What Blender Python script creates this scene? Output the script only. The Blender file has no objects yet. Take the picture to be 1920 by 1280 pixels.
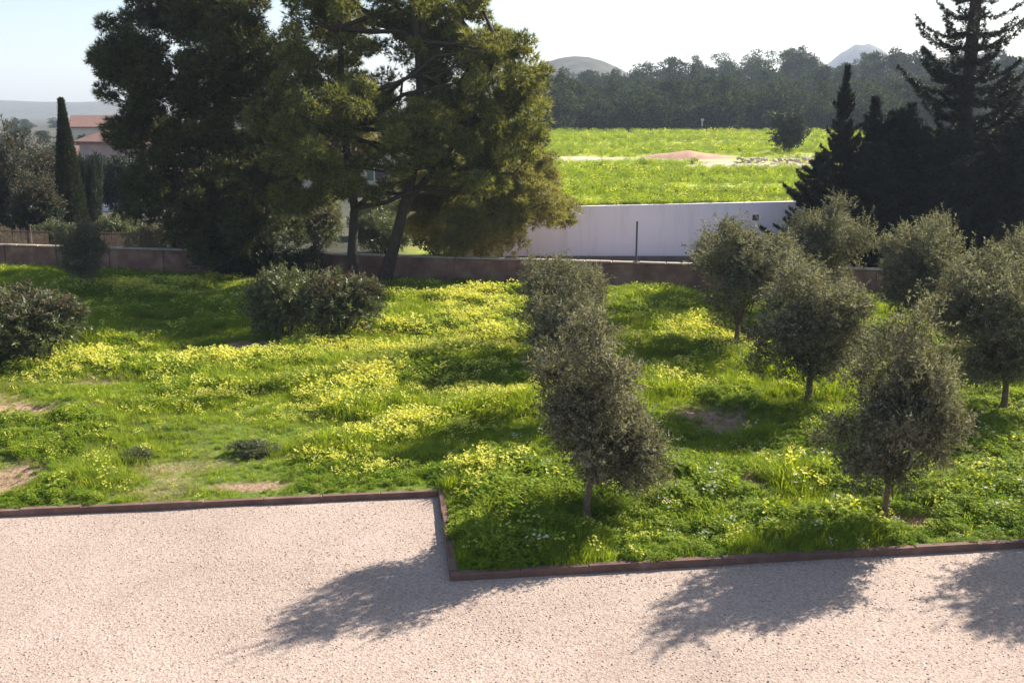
import bpy, math, random
import numpy as np

# ------------------------------------------------------------------ camera, sky, sun, exposure
scene = bpy.context.scene
COL = scene.collection
cam_d = bpy.data.cameras.new('camera')
cam_d.sensor_width = 36.0
cam_d.lens = 35.0
cam_d.clip_start = 0.1
cam_d.clip_end = 20000
cam = bpy.data.objects.new('camera', cam_d)
COL.objects.link(cam)
cam.location = (0, 0, 6.5)
cam.rotation_euler = (math.radians(90 - 12.83), 0, 0)
scene.camera = cam

SUN_EL = math.radians(34.0)
SUN_DIR = np.array([0.777 * math.cos(SUN_EL), 0.63 * math.cos(SUN_EL), math.sin(SUN_EL)])   # towards the sun
SUN_DIR /= np.linalg.norm(SUN_DIR)
SUN_AZ = math.atan2(SUN_DIR[0], SUN_DIR[1])        # clockwise from +Y

world = bpy.data.worlds.new('World')
scene.world = world
world.use_nodes = True
wn = world.node_tree.nodes
wn.clear()
wo = wn.new('ShaderNodeOutputWorld')
wb = wn.new('ShaderNodeBackground')
ws = wn.new('ShaderNodeTexSky')
ws.sky_type = 'NISHITA'
ws.sun_disc = False
ws.sun_elevation = SUN_EL
ws.sun_rotation = SUN_AZ
ws.altitude = 20
ws.air_density = 1.0
ws.dust_density = 1.2
ws.ozone_density = 1.3
wb.inputs['Strength'].default_value = 0.075
world.node_tree.links.new(ws.outputs[0], wb.inputs[0])
world.node_tree.links.new(wb.outputs[0], wo.inputs[0])

sun_d = bpy.data.lights.new('sun', 'SUN')
sun_d.energy = 5.0
sun_d.angle = math.radians(0.55)
sun_d.color = (1.0, 0.93, 0.83)
sun = bpy.data.objects.new('sun', sun_d)
COL.objects.link(sun)
sun.location = (30, 25, 30)
from mathutils import Vector
sun.rotation_euler = Vector(SUN_DIR).to_track_quat('Z', 'Y').to_euler()

scene.view_settings.view_transform = 'Standard'
scene.view_settings.look = 'None'
scene.view_settings.gamma = 1.0
scene.view_settings.use_curve_mapping = False
scene.view_settings.exposure = 1.35
scene.cycles.max_bounces = 6
scene.cycles.diffuse_bounces = 3
scene.cycles.transmission_bounces = 4
scene.cycles.volume_bounces = 0
scene.cycles.transparent_max_bounces = 4

# ------------------------------------------------------------------ helpers
RNG = np.random.default_rng(11)
random.seed(5)


def _hash(i, j, s):
    n = (i * 374761393 + j * 668265263 + s * 1442695041) & 0xffffffff
    n = ((n ^ (n >> 13)) * 1274126177) & 0xffffffff
    return ((n ^ (n >> 16)) & 0xffff) / 65535.0


def vnoise(x, y, s=0):
    x = np.asarray(x, float); y = np.asarray(y, float)
    xi = np.floor(x).astype(np.int64); yi = np.floor(y).astype(np.int64)
    fx = x - xi; fy = y - yi
    fx = fx * fx * (3 - 2 * fx); fy = fy * fy * (3 - 2 * fy)
    a = _hash(xi, yi, s); b = _hash(xi + 1, yi, s); c = _hash(xi, yi + 1, s); d = _hash(xi + 1, yi + 1, s)
    return (a * (1 - fx) + b * fx) * (1 - fy) + (c * (1 - fx) + d * fx) * fy


def fbm(x, y, s=0, o=3):
    t = 0; a = 0.5; n = 0
    for k in range(o):
        t = t + a * vnoise(np.asarray(x) * 2 ** k, np.asarray(y) * 2 ** k, s + k * 17); n += a; a *= 0.5
    return t / n


def sstep(a, b, x):
    t = np.clip((np.asarray(x, float) - a) / (b - a), 0, 1)
    return t * t * (3 - 2 * t)


def mesh_np(name, V, loops, sizes, mats=(), mat_idx=None, smooth=False):
    V = np.asarray(V, np.float32).reshape(-1, 3)
    loops = np.asarray(loops, np.int32).ravel()
    sizes = np.asarray(sizes, np.int32).ravel()
    me = bpy.data.meshes.new(name)
    me.vertices.add(len(V)); me.vertices.foreach_set('co', V.ravel())
    me.loops.add(len(loops)); me.loops.foreach_set('vertex_index', loops)
    me.polygons.add(len(sizes))
    st = np.concatenate([[0], np.cumsum(sizes)[:-1]]).astype(np.int32)
    me.polygons.foreach_set('loop_start', st)
    if mat_idx is not None:
        me.polygons.foreach_set('material_index', np.asarray(mat_idx, np.int32))
    me.polygons.foreach_set('use_smooth', np.full(len(sizes), bool(smooth)))
    for m in mats:
        me.materials.append(m)
    me.update(calc_edges=True)
    return me


class Geo:
    """collects quads and tris into one mesh"""
    def __init__(self):
        self.V = []; self.L = []; self.S = []; self.M = []; self.n = 0

    def add(self, V, F, mi=0):
        V = np.asarray(V, float).reshape(-1, 3); F = np.asarray(F, int)
        if len(F) == 0:
            return
        self.V.append(V); self.L.append((F + self.n).ravel())
        self.S.append(np.full(len(F), F.shape[1])); self.M.append(np.full(len(F), mi)); self.n += len(V)

    def box(self, c, s, rz=0.0, mi=0, taper=1.0):
        x, y, z = [v / 2 for v in s]
        P = np.array([[-x, -y, -z], [x, -y, -z], [x, y, -z], [-x, y, -z], [-x * taper, -y * taper, z], [x * taper, -y * taper, z], [x * taper, y * taper, z], [-x * taper, y * taper, z]])
        ca, sa = math.cos(rz), math.sin(rz)
        P = np.stack([P[:, 0] * ca - P[:, 1] * sa, P[:, 0] * sa + P[:, 1] * ca, P[:, 2]], 1) + np.array(c)
        self.add(P, [[0, 3, 2, 1], [4, 5, 6, 7], [0, 1, 5, 4], [1, 2, 6, 5], [2, 3, 7, 6], [3, 0, 4, 7]], mi)

    def tube(self, pts, rad, n=7, mi=0, cap=True):
        pts = np.asarray(pts, float); k = len(pts)
        T = np.gradient(pts, axis=0); T /= np.linalg.norm(T, axis=1)[:, None] + 1e-9
        ref = np.array([0.31, 0.95, 0.05]) if abs(T[0][1]) < 0.8 else np.array([1.0, 0, 0])
        A = np.cross(T, ref); A /= np.linalg.norm(A, axis=1)[:, None] + 1e-9
        B = np.cross(T, A)
        th = np.linspace(0, 2 * math.pi, n, endpoint=False)
        R = np.asarray(rad, float)[:, None, None]
        V = pts[:, None, :] + R * (np.cos(th)[None, :, None] * A[:, None, :] + np.sin(th)[None, :, None] * B[:, None, :])
        F = []
        for i in range(k - 1):
            for j in range(n):
                F.append([i * n + j, i * n + (j + 1) % n, (i + 1) * n + (j + 1) % n, (i + 1) * n + j])
        self.add(V.reshape(-1, 3), F, mi)

    def mesh(self, name, mats, smooth=False):
        if not self.V:
            return mesh_np(name, np.zeros((0, 3)), [], [], mats)
        return mesh_np(name, np.concatenate(self.V), np.concatenate(self.L), np.concatenate(self.S), mats, np.concatenate(self.M), smooth)


def link(name, data, parent=None, loc=(0, 0, 0), rz=0.0, sc=1.0):
    o = bpy.data.objects.new(name, data)
    COL.objects.link(o)
    o.location = loc
    o.rotation_euler = (0, 0, rz)
    o.scale = (sc, sc, sc) if not hasattr(sc, '__len__') else sc
    if parent is not None:
        o.parent = parent
    return o


def tag(o, label=None, cat=None, group=None, kind=None):
    if label: o['label'] = label
    if cat: o['category'] = cat
    if group: o['group'] = group
    if kind: o['kind'] = kind
    return o


def norm(a):
    return a / (np.linalg.norm(a, axis=-1, keepdims=True) + 1e-9)


# ------------------------------------------------------------------ materials
def newmat(name):
    m = bpy.data.materials.new(name); m.use_nodes = True
    nt = m.node_tree; nt.nodes.clear()
    out = nt.nodes.new('ShaderNodeOutputMaterial')
    return m, nt, out


def N(nt, t, **kw):
    n = nt.nodes.new(t)
    for k, v in kw.items():
        setattr(n, k, v)
    return n


def noise(nt, scale, detail=4, rough=0.6, coord='Object', dim=None):
    tc = N(nt, 'ShaderNodeTexCoord')
    n = N(nt, 'ShaderNodeTexNoise')
    n.inputs['Scale'].default_value = scale
    n.inputs['Detail'].default_value = detail
    n.inputs['Roughness'].default_value = rough
    nt.links.new(tc.outputs[coord], n.inputs['Vector'])
    return n


def ramp(nt, fac, stops):
    r = N(nt, 'ShaderNodeValToRGB')
    e = r.color_ramp.elements
    while len(e) < len(stops):
        e.new(0.5)
    for k, (p, c) in enumerate(stops):
        e[k].position = p; e[k].color = (*c, 1)
    nt.links.new(fac, r.inputs['Fac'])
    return r.outputs['Color']


def mix(nt, fac, a, b, mode='MIX'):
    m = N(nt, 'ShaderNodeMix', data_type='RGBA', blend_type=mode)
    for sock, v in ((m.inputs[0], fac), (m.inputs[6], a), (m.inputs[7], b)):
        if hasattr(v, 'is_linked') or hasattr(v, 'node'):
            nt.links.new(v, sock)
        elif hasattr(v, '__len__'):
            sock.default_value = (*v, 1)
        else:
            sock.default_value = v
    return m.outputs[2]


def principled(nt, out, col, rough=0.85, spec=0.25, bump=None, bstr=0.3, bdist=0.02):
    p = N(nt, 'ShaderNodeBsdfPrincipled')
    if hasattr(col, 'node'):
        nt.links.new(col, p.inputs['Base Color'])
    else:
        p.inputs['Base Color'].default_value = (*col, 1)
    p.inputs['Roughness'].default_value = rough
    p.inputs['Specular IOR Level'].default_value = spec
    if bump is not None:
        b = N(nt, 'ShaderNodeBump')
        b.inputs['Strength'].default_value = bstr
        b.inputs['Distance'].default_value = bdist
        nt.links.new(bump, b.inputs['Height'])
        nt.links.new(b.outputs[0], p.inputs['Normal'])
    nt.links.new(p.outputs[0], out.inputs['Surface'])
    return p


def mat_simple(name, stops, scale=3.0, rough=0.85, bstr=0.3, bdist=0.02, bscale=None, spec=0.25, world_space=False):
    m, nt, out = newmat(name)
    n = noise(nt, scale)
    if world_space:                              # shared meshes: no two copies get the same marks
        ge = N(nt, 'ShaderNodeNewGeometry'); nt.links.new(ge.outputs['Position'], n.inputs['Vector'])
    c = ramp(nt, n.outputs['Fac'], stops)
    b = noise(nt, bscale or scale * 6, 5)
    principled(nt, out, c, rough, spec, b.outputs['Fac'], bstr, bdist)
    return m


def mat_leaf(name, cols, trans=0.35, tcol=None, rough=0.55, spec=0.3, nscale=1.2):
    """leaf colour varies leaf by leaf and clump by clump; light passes through"""
    m, nt, out = newmat(name)
    g = N(nt, 'ShaderNodeNewGeometry')
    n = noise(nt, nscale, 2)
    a = N(nt, 'ShaderNodeMath', operation='MULTIPLY_ADD')
    nt.links.new(n.outputs['Fac'], a.inputs[0]); a.inputs[1].default_value = 0.9
    m2 = N(nt, 'ShaderNodeMath', operation='MULTIPLY_ADD')
    nt.links.new(g.outputs['Random Per Island'], m2.inputs[0]); m2.inputs[1].default_value = 0.75; m2.inputs[2].default_value = -0.32
    nt.links.new(m2.outputs[0], a.inputs[2])
    k = len(cols)
    c = ramp(nt, a.outputs[0], [(0.1 + 0.8 * i / (k - 1), cc) for i, cc in enumerate(cols)])
    p = N(nt, 'ShaderNodeBsdfPrincipled')
    nt.links.new(c, p.inputs['Base Color'])
    p.inputs['Roughness'].default_value = rough
    p.inputs['Specular IOR Level'].default_value = spec
    t = N(nt, 'ShaderNodeBsdfTranslucent')
    tc = mix(nt, 1.0, c, tcol or (1.3, 1.35, 0.6), 'MULTIPLY')
    nt.links.new(tc, t.inputs['Color'])
    ms = N(nt, 'ShaderNodeMixShader'); ms.inputs[0].default_value = trans
    nt.links.new(p.outputs[0], ms.inputs[1]); nt.links.new(t.outputs[0], ms.inputs[2])
    nt.links.new(ms.outputs[0], out.inputs['Surface'])
    return m


M = {}
M['olive'] = mat_leaf('olive_leaf', [(0.060, 0.058, 0.034), (0.118, 0.113, 0.070), (0.20, 0.19, 0.13), (0.30, 0.285, 0.21)], 0.32, (1.15, 1.15, 0.6), 0.65, 0.15)
M['pine'] = mat_leaf('pine_needle', [(0.022, 0.030, 0.014), (0.045, 0.056, 0.022), (0.085, 0.096, 0.036), (0.14, 0.14, 0.058)], 0.3, (1.3, 1.25, 0.5), 0.5, 0.3, 0.7)
M['pine_mid'] = mat_leaf('olive_pine_needle', [(0.044, 0.050, 0.017), (0.105, 0.118, 0.036), (0.20, 0.21, 0.065), (0.30, 0.285, 0.11)], 0.45, (1.3, 1.25, 0.5), 0.5, 0.3, 0.7)
M['pine_light'] = mat_leaf('young_pine_needle', [(0.08, 0.085, 0.028), (0.17, 0.165, 0.055), (0.26, 0.25, 0.085), (0.31, 0.285, 0.12)], 0.45, (1.3, 1.25, 0.6), 0.5, 0.35, 0.6)
M['conifer'] = mat_leaf('dark_conifer_needle', [(0.012, 0.018, 0.012), (0.022, 0.030, 0.018), (0.036, 0.042, 0.026)], 0.12, (1.2, 1.2, 0.6), 0.6, 0.25)
M['cypress'] = mat_leaf('cypress_leaf', [(0.016, 0.024, 0.012), (0.030, 0.042, 0.018), (0.055, 0.062, 0.026)], 0.15, None, 0.6, 0.25)
M['shrub'] = mat_leaf('shrub_leaf', [(0.045, 0.06, 0.022), (0.085, 0.10, 0.038), (0.13, 0.14, 0.06), (0.19, 0.18, 0.10)], 0.28, (1.2, 1.3, 0.5), 0.45, 0.4)
M['shrub_dark'] = mat_leaf('dark_shrub_leaf', [(0.014, 0.022, 0.013), (0.028, 0.040, 0.02), (0.05, 0.06, 0.03)], 0.2, None, 0.5, 0.3)
M['dry'] = mat_leaf('dry_brown_leaf', [(0.05, 0.040, 0.026), (0.10, 0.082, 0.05), (0.17, 0.135, 0.082)], 0.25, (1.2, 1.1, 0.7), 0.6, 0.25)
M['wood_leaf'] = mat_leaf('far_pine_leaf', [(0.011, 0.020, 0.014), (0.026, 0.040, 0.024), (0.058, 0.072, 0.036), (0.095, 0.105, 0.055)], 0.22, None, 0.9, 0.02, 0.12)
M['grass'] = mat_leaf('grass_blade', [(0.13, 0.20, 0.018), (0.22, 0.31, 0.028), (0.31, 0.38, 0.04), (0.40, 0.42, 0.08)], 0.5, (1.25, 1.2, 0.4), 0.7, 0.12, 0.5)
M['clover'] = mat_leaf('clover_leaf', [(0.11, 0.20, 0.018), (0.20, 0.30, 0.026), (0.30, 0.38, 0.04)], 0.5, (1.25, 1.25, 0.4), 0.8, 0.08, 0.5)
M['drygrass'] = mat_leaf('dry_grass_blade', [(0.16, 0.16, 0.05), (0.26, 0.22, 0.09), (0.36, 0.28, 0.14)], 0.4, (1.1, 1.1, 0.7), 0.6, 0.2, 0.5)
M['yellow'] = mat_leaf('yellow_petal', [(0.66, 0.63, 0.08), (0.78, 0.74, 0.14), (0.85, 0.80, 0.28)], 0.4, (1.1, 1.1, 0.6), 0.5, 0.2)
M['white_petal'] = mat_leaf('white_petal', [(0.7, 0.68, 0.55), (0.8, 0.78, 0.66)], 0.3, (1, 1, 1), 0.5, 0.2)
M['bark'] = mat_simple('bark', [(0.3, (0.035, 0.026, 0.02)), (0.7, (0.085, 0.062, 0.048))], 9, 0.9, 0.7, 0.03)
M['olive_bark'] = mat_simple('olive_bark', [(0.3, (0.10, 0.065, 0.045)), (0.7, (0.24, 0.165, 0.12))], 14, 0.9, 0.7, 0.02)
m, nt, out = newmat('white_plaster')
tcn = N(nt, 'ShaderNodeTexCoord'); mp = N(nt, 'ShaderNodeMapping'); mp.inputs['Scale'].default_value = (1.6, 1.6, 0.16)
nt.links.new(tcn.outputs['Object'], mp.inputs['Vector'])
n1 = N(nt, 'ShaderNodeTexNoise'); n1.inputs['Scale'].default_value = 1.3; n1.inputs['Detail'].default_value = 6; n1.inputs['Roughness'].default_value = 0.7
nt.links.new(mp.outputs[0], n1.inputs['Vector'])
n2 = noise(nt, 0.35, 4)
pc = mix(nt, 1.0, ramp(nt, n2.outputs['Fac'], [(0.3, (0.86, 0.79, 0.86)), (0.7, (0.90, 0.83, 0.90))]), ramp(nt, n1.outputs['Fac'], [(0.30, (0.86, 0.85, 0.84)), (0.48, (1, 1, 1))]), 'MULTIPLY')
principled(nt, out, pc, 0.9, 0.15, n1.outputs['Fac'], 0.15, 0.02)
M['plaster'] = m
M['plinth'] = mat_simple('grey_plinth', [(0.3, (0.13, 0.11, 0.10)), (0.7, (0.22, 0.19, 0.18))], 2, 0.9, 0.3)
M['brownwall'] = mat_simple('brown_render', [(0.25, (0.14, 0.075, 0.06)), (0.5, (0.24, 0.125, 0.095)), (0.75, (0.36, 0.22, 0.165))], 1.7, 0.92, 0.5, 0.02, 14, world_space=True)
M['coping'] = mat_simple('coping_stone', [(0.3, (0.34, 0.25, 0.19)), (0.7, (0.50, 0.40, 0.32))], 3, 0.85, 0.3, world_space=True)
M['kerb'] = mat_simple('terracotta_kerb', [(0.25, (0.10, 0.058, 0.045)), (0.55, (0.17, 0.095, 0.075)), (0.85, (0.28, 0.185, 0.14))], 3, 0.9, 0.5, 0.01, 40, world_space=True)
M['brick'] = mat_simple('fired_brick', [(0.3, (0.26, 0.11, 0.07)), (0.7, (0.42, 0.21, 0.13))], 6, 0.9, 0.3, 0.01, world_space=True)
M['mortar'] = mat_simple('mortar', [(0.3, (0.36, 0.33, 0.29)), (0.7, (0.45, 0.41, 0.36))], 8, 0.95, 0.2)
M['metal'] = mat_simple('dark_metal', [(0.3, (0.07, 0.065, 0.065)), (0.7, (0.13, 0.115, 0.11))], 12, 0.55, 0.1)
M['whitepaint'] = mat_simple('white_paint', [(0.3, (0.72, 0.72, 0.70)), (0.7, (0.82, 0.82, 0.80))], 4, 0.6, 0.1)
M['pinkwall'] = mat_simple('pink_render', [(0.3, (0.42, 0.27, 0.25)), (0.7, (0.52, 0.35, 0.32))], 0.6, 0.9, 0.15)
M['creamwall'] = mat_simple('cream_render', [(0.3, (0.62, 0.50, 0.40)), (0.7, (0.72, 0.60, 0.50))], 0.6, 0.9, 0.15)
M['rooftile'] = mat_simple('roof_tile', [(0.3, (0.15, 0.085, 0.07)), (0.7, (0.23, 0.13, 0.105))], 2.5, 0.9, 0.4, 0.03)
M['glass'] = mat_simple('window_glass', [(0.3, (0.02, 0.025, 0.03)), (0.7, (0.04, 0.045, 0.05))], 1, 0.12, 0.0, spec=0.6)
M['shutter'] = mat_simple('shutter_paint', [(0.3, (0.10, 0.13, 0.09)), (0.7, (0.14, 0.17, 0.12))], 3, 0.7, 0.1)
M['reed'] = mat_simple('reed', [(0.3, (0.10, 0.072, 0.052)), (0.7, (0.20, 0.145, 0.105))], 7, 0.9, 0.3)
M['rubble'] = mat_simple('pale_rubble', [(0.3, (0.42, 0.34, 0.29)), (0.7, (0.62, 0.53, 0.47))], 2.5, 0.9, 0.4, 0.04, world_space=True)
M['stone'] = mat_simple('gravel_stone', [(0.3, (0.30, 0.22, 0.18)), (0.7, (0.58, 0.47, 0.40))], 0.9, 0.9, 0.2, world_space=True)
M['redearth'] = mat_simple('red_earth', [(0.3, (0.34, 0.19, 0.12)), (0.7, (0.50, 0.31, 0.21))], 0.9, 0.95, 0.6, 0.1, 4)

# gravel
m, nt, out = newmat('gravel')
n1 = noise(nt, 0.35, 3)
n2 = noise(nt, 22, 5, 0.75)
vo = N(nt, 'ShaderNodeTexVoronoi'); tc = N(nt, 'ShaderNodeTexCoord')
vo.inputs['Scale'].default_value = 40
nt.links.new(tc.outputs['Object'], vo.inputs['Vector'])
c1 = ramp(nt, n1.outputs['Fac'], [(0.3, (0.355, 0.28, 0.235)), (0.7, (0.46, 0.367, 0.308))])
c2 = ramp(nt, n2.outputs['Fac'], [(0.33, (0.52, 0.48, 0.46)), (0.47, (0.92, 0.91, 0.90)), (0.68, (1.12, 1.1, 1.08))])
sep = N(nt, 'ShaderNodeSeparateColor'); nt.links.new(vo.outputs['Color'], sep.inputs[0])
c3 = ramp(nt, sep.outputs[0], [(0.0, (0.70, 0.66, 0.64)), (0.25, (0.92, 0.91, 0.9)), (1.0, (1.12, 1.12, 1.12))])
cc = mix(nt, 1.0, mix(nt, 1.0, c1, c2, 'MULTIPLY'), c3, 'MULTIPLY')
add = N(nt, 'ShaderNodeMath', operation='ADD')
nt.links.new(vo.outputs['Distance'], add.inputs[0]); nt.links.new(n2.outputs['Fac'], add.inputs[1])
principled(nt, out, cc, 0.95, 0.15, add.outputs[0], 0.4, 0.018)
M['gravel'] = m

# soil of the lawn: attribute 'dirt' (bare earth) mixed with thatch green
m, nt, out = newmat('lawn_soil')
at = N(nt, 'ShaderNodeAttribute'); at.attribute_name = 'dirt'
n1 = noise(nt, 2.5, 5); n2 = noise(nt, 14, 5)
gcol = ramp(nt, n1.outputs['Fac'], [(0.3, (0.07, 0.115, 0.014)), (0.55, (0.12, 0.165, 0.024)), (0.75, (0.18, 0.19, 0.05))])
dcol = ramp(nt, n2.outputs['Fac'], [(0.3, (0.23, 0.14, 0.09)), (0.7, (0.42, 0.28, 0.19))])
s = N(nt, 'ShaderNodeMath', operation='MULTIPLY_ADD'); nt.links.new(n2.outputs['Fac'], s.inputs[0]); s.inputs[1].default_value = 0.9
s2 = N(nt, 'ShaderNodeMath', operation='MULTIPLY_ADD'); nt.links.new(at.outputs['Fac'], s2.inputs[0]); s2.inputs[1].default_value = 1.5; s2.inputs[2].default_value = -0.7
nt.links.new(s2.outputs[0], s.inputs[2]); s.use_clamp = True
principled(nt, out, mix(nt, s.outputs[0], gcol, dcol), 0.95, 0.1, n2.outputs['Fac'], 0.7, 0.05)
M['soil'] = m

# terrain: field grass / lane sand / hillside scrub, split by a baked 'zone' attribute
m, nt, out = newmat('terrain')
zt = N(nt, 'ShaderNodeAttribute'); zt.attribute_name = 'zone'      # 0 sandy lane, 0.5 field, 1 scrub hill
n1 = noise(nt, 0.09, 5, 0.65); n2 = noise(nt, 1.1, 5, 0.7)
tcn = N(nt, 'ShaderNodeTexCoord'); mp = N(nt, 'ShaderNodeMapping'); mp.inputs['Scale'].default_value = (0.10, 0.42, 1)
nt.links.new(tcn.outputs['Object'], mp.inputs['Vector'])
n3 = N(nt, 'ShaderNodeTexNoise'); n3.inputs['Scale'].default_value = 1.0; n3.inputs['Detail'].default_value = 5; n3.inputs['Roughness'].default_value = 0.65
nt.links.new(mp.outputs[0], n3.inputs['Vector'])
fg = ramp(nt, n3.outputs['Fac'], [(0.30, (0.13, 0.19, 0.03)), (0.42, (0.22, 0.30, 0.035)), (0.54, (0.36, 0.39, 0.05)), (0.63, (0.48, 0.45, 0.12)), (0.75, (0.36, 0.27, 0.14))])
fg2 = ramp(nt, n2.outputs['Fac'], [(0.3, (0.60, 0.66, 0.6)), (0.6, (1.05, 1.05, 1.0))])
fcol = mix(nt, 1.0, fg, fg2, 'MULTIPLY')
scrub = ramp(nt, n1.outputs['Fac'], [(0.32, (0.04, 0.045, 0.028)), (0.5, (0.075, 0.073, 0.05)), (0.68, (0.13, 0.115, 0.09))])
sand = ramp(nt, n2.outputs['Fac'], [(0.3, (0.44, 0.35, 0.27)), (0.7, (0.58, 0.48, 0.39))])
ma = N(nt, 'ShaderNodeMapRange'); nt.links.new(zt.outputs['Fac'], ma.inputs[0]); ma.inputs[1].default_value = 0.0; ma.inputs[2].default_value = 0.5
mb = N(nt, 'ShaderNodeMapRange'); nt.links.new(zt.outputs['Fac'], mb.inputs[0]); mb.inputs[1].default_value = 0.5; mb.inputs[2].default_value = 1.0
principled(nt, out, mix(nt, mb.outputs[0], mix(nt, ma.outputs[0], sand, fcol), scrub), 0.95, 0.1, n2.outputs['Fac'], 0.5, 0.25)
M['terrain'] = m

# ------------------------------------------------------------------ terrain (one sheet to the horizon)
WALL_Y = 45.2      # white retaining wall


def field_z(x, y):
    f = 2.35 + 0.55 * sstep(80, 90, y + 3 * np.sin(np.asarray(x) * 0.11)) + 0.9 * sstep(90, 170, y)
    f = f + 0.25 * (fbm(np.asarray(x) * 0.12, np.asarray(y) * 0.12, 3) - 0.5)
    return f


def terrain_z(x, y):
    x = np.asarray(x, float); y = np.asarray(y, float)
    right = sstep(-3.5, 0.3, x)                       # the raised field lies to the right
    step = sstep(WALL_Y + 0.02, WALL_Y + 0.12, y)
    base = -0.07 + 0.0 * x
    left = base + 1.2 * sstep(60, 400, y) + 0.4 * (fbm(x * 0.03, y * 0.03, 9) - 0.5) * sstep(50, 120, y)
    z = np.where(y < WALL_Y, base, left * (1 - right * step) + field_z(x, y) * right * step)
    # the wooded rise
    wx = sstep(-60, 30, x - 0.05 * y)
    z = z + 13.5 * sstep(168, 320, y) * wx * (0.62 + 0.38 * sstep(10, 75, x)) * (1 - 0.55 * sstep(330, 520, y))
    def bump(cx, cy, sx, sy, h):
        return h * np.exp(-((x - cx) / sx) ** 2 - ((y - cy) / sy) ** 2)
    z = z + bump(66, 760, 48, 120, 24) + bump(18, 760, 50, 110, 27)
    z = z + bump(-560, 1500, 420, 200, 17) + bump(-300, 1700, 300, 250, 12) + bump(-900, 1700, 300, 250, 22)
    z = z + bump(540, 1600, 60, 160, 84) + bump(690, 1620, 110, 160, 72) + bump(860, 1650, 130, 160, 74) + bump(425, 1600, 95, 160, 40)
    far = sstep(500, 1500, y)
    z = z + far * 8 * (fbm(x * 0.006, y * 0.006, 21, 4) - 0.5) + sstep(1000, 1500, y) * 7 * (fbm(x * 0.009, y * 0.009, 33, 4) - 0.5) * sstep(150, 450, x)
    return z


ys = np.unique(np.concatenate([np.linspace(-30, 12, 6), np.linspace(13, WALL_Y, 14), [WALL_Y + 0.02, WALL_Y + 0.12],
                               np.linspace(46, 110, 70), np.linspace(112, 340, 60), np.geomspace(345, 2600, 110)]))
us = np.linspace(-1.25, 1.25, 170)
YY, UU = np.meshgrid(ys, us, indexing='ij')
XX = UU * (np.maximum(YY, 0) * 0.85 + 45)
ZZ = terrain_z(XX, YY)
nr, nc = YY.shape
idx = np.arange(nr * nc).reshape(nr, nc)
F = np.stack([idx[:-1, :-1], idx[:-1, 1:], idx[1:, 1:], idx[1:, :-1]], -1).reshape(-1, 4)
me = mesh_np('terrain', np.stack([XX, YY, ZZ], -1).reshape(-1, 3), F, np.full(len(F), 4), [M['terrain']], None, True)
zone = np.where(YY < WALL_Y + 0.05, 0.0, 0.5)
zone = np.where((YY > WALL_Y) & (XX < -4), 0.5 + 0.5 * sstep(-3, -7, XX), zone)
zone = np.maximum(zone, 0.5 + 0.5 * sstep(165, 180, YY)) if True else zone
zone = np.where(YY < WALL_Y + 0.05, np.where(XX < -7, 0.9, 0.0), zone)
bank = sstep(77, 82, YY) * (1 - sstep(89, 94, YY)) * sstep(0.42, 0.6, fbm(XX * 0.10, YY * 0.3, 88)) * (XX > -3)
zone = zone - 0.45 * bank
a = me.attributes.new('zone', 'FLOAT', 'POINT'); a.data.foreach_set('value', zone.ravel().astype(np.float32))
tag(link('terrain', me), kind='structure')

# ------------------------------------------------------------------ courtyard frame: turned 7.2 degrees
CA, SA = 0.992, 0.125
UC, V1, V2 = 0.83, 16.44, 13.19


def uv2xy(u, v):
    return u * CA - v * SA, u * SA + v * CA


def xy2uv(x, y):
    return np.asarray(x) * CA + np.asarray(y) * SA, -np.asarray(x) * SA + np.asarray(y) * CA


def wall_y(x):                                     # the brown garden wall's line
    return 38.2 - 0.199 * np.asarray(x, float)


FLOWERS = [(-2.4, 27.7, 3.3, 2.0), (-5.3, 26.5, 1.8, 1.2), (-5.3, 21.8, 2.2, 1.1), (-2.9, 20.1, 2.4, 1.0), (-3.1, 17.4, 0.9, 0.6), (-11.4, 24.9, 1.5, 1.6),
           (-0.8, 22.9, 1.5, 1.4), (-12.9, 37.0, 2.7, 2.0), (-1.1, 33.0, 1.4, 3.0), (-0.6, 17.1, 0.35, 0.4), (-4.2, 20.6, 1.6, 0.9), (3.8, 23.8, 0.8, 1.0), (-3.4, 23.4, 1.2, 1.2),
           (-7.3, 25.4, 1.8, 1.1), (5.5, 28.0, 1.1, 2.0)]
DIRT = [(-11.2, 21.0, 1.1, 0.7), (-12.5, 23.6, 0.7, 0.8), (-9.2, 16.9, 0.5, 0.9), (4.4, 20.6, 0.9, 0.9), (-7.2, 27.2, 1.0, 0.7), (-0.2, 36.4, 1.6, 0.7),
        (-4.7, 16.6, 0.7, 0.2), (4.3, 16.7, 0.25, 0.6), (6.3, 15.1, 0.5, 0.3)]


def blobs(x, y, L, soft=1.0):
    r = np.zeros(np.shape(x))
    wob = 0.55 * (fbm(np.asarray(x) * 0.9, np.asarray(y) * 0.9, 77) - 0.5)
    for cx, cy, rx, ry in L:
        d = ((np.asarray(x) - cx) / rx) ** 2 + ((np.asarray(y) - cy) / ry) ** 2
        r = np.maximum(r, 1 - sstep(0.45, 1.5 * soft, np.sqrt(d) + wob))
    return r


def dirt_at(x, y):
    d = blobs(x, y, DIRT)
    d = np.maximum(d, 0.5 * sstep(0.58, 0.78, fbm(np.asarray(x) * 0.5, np.asarray(y) * 0.9, 52)) * sstep(-3, -7, x))
    return d


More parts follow.
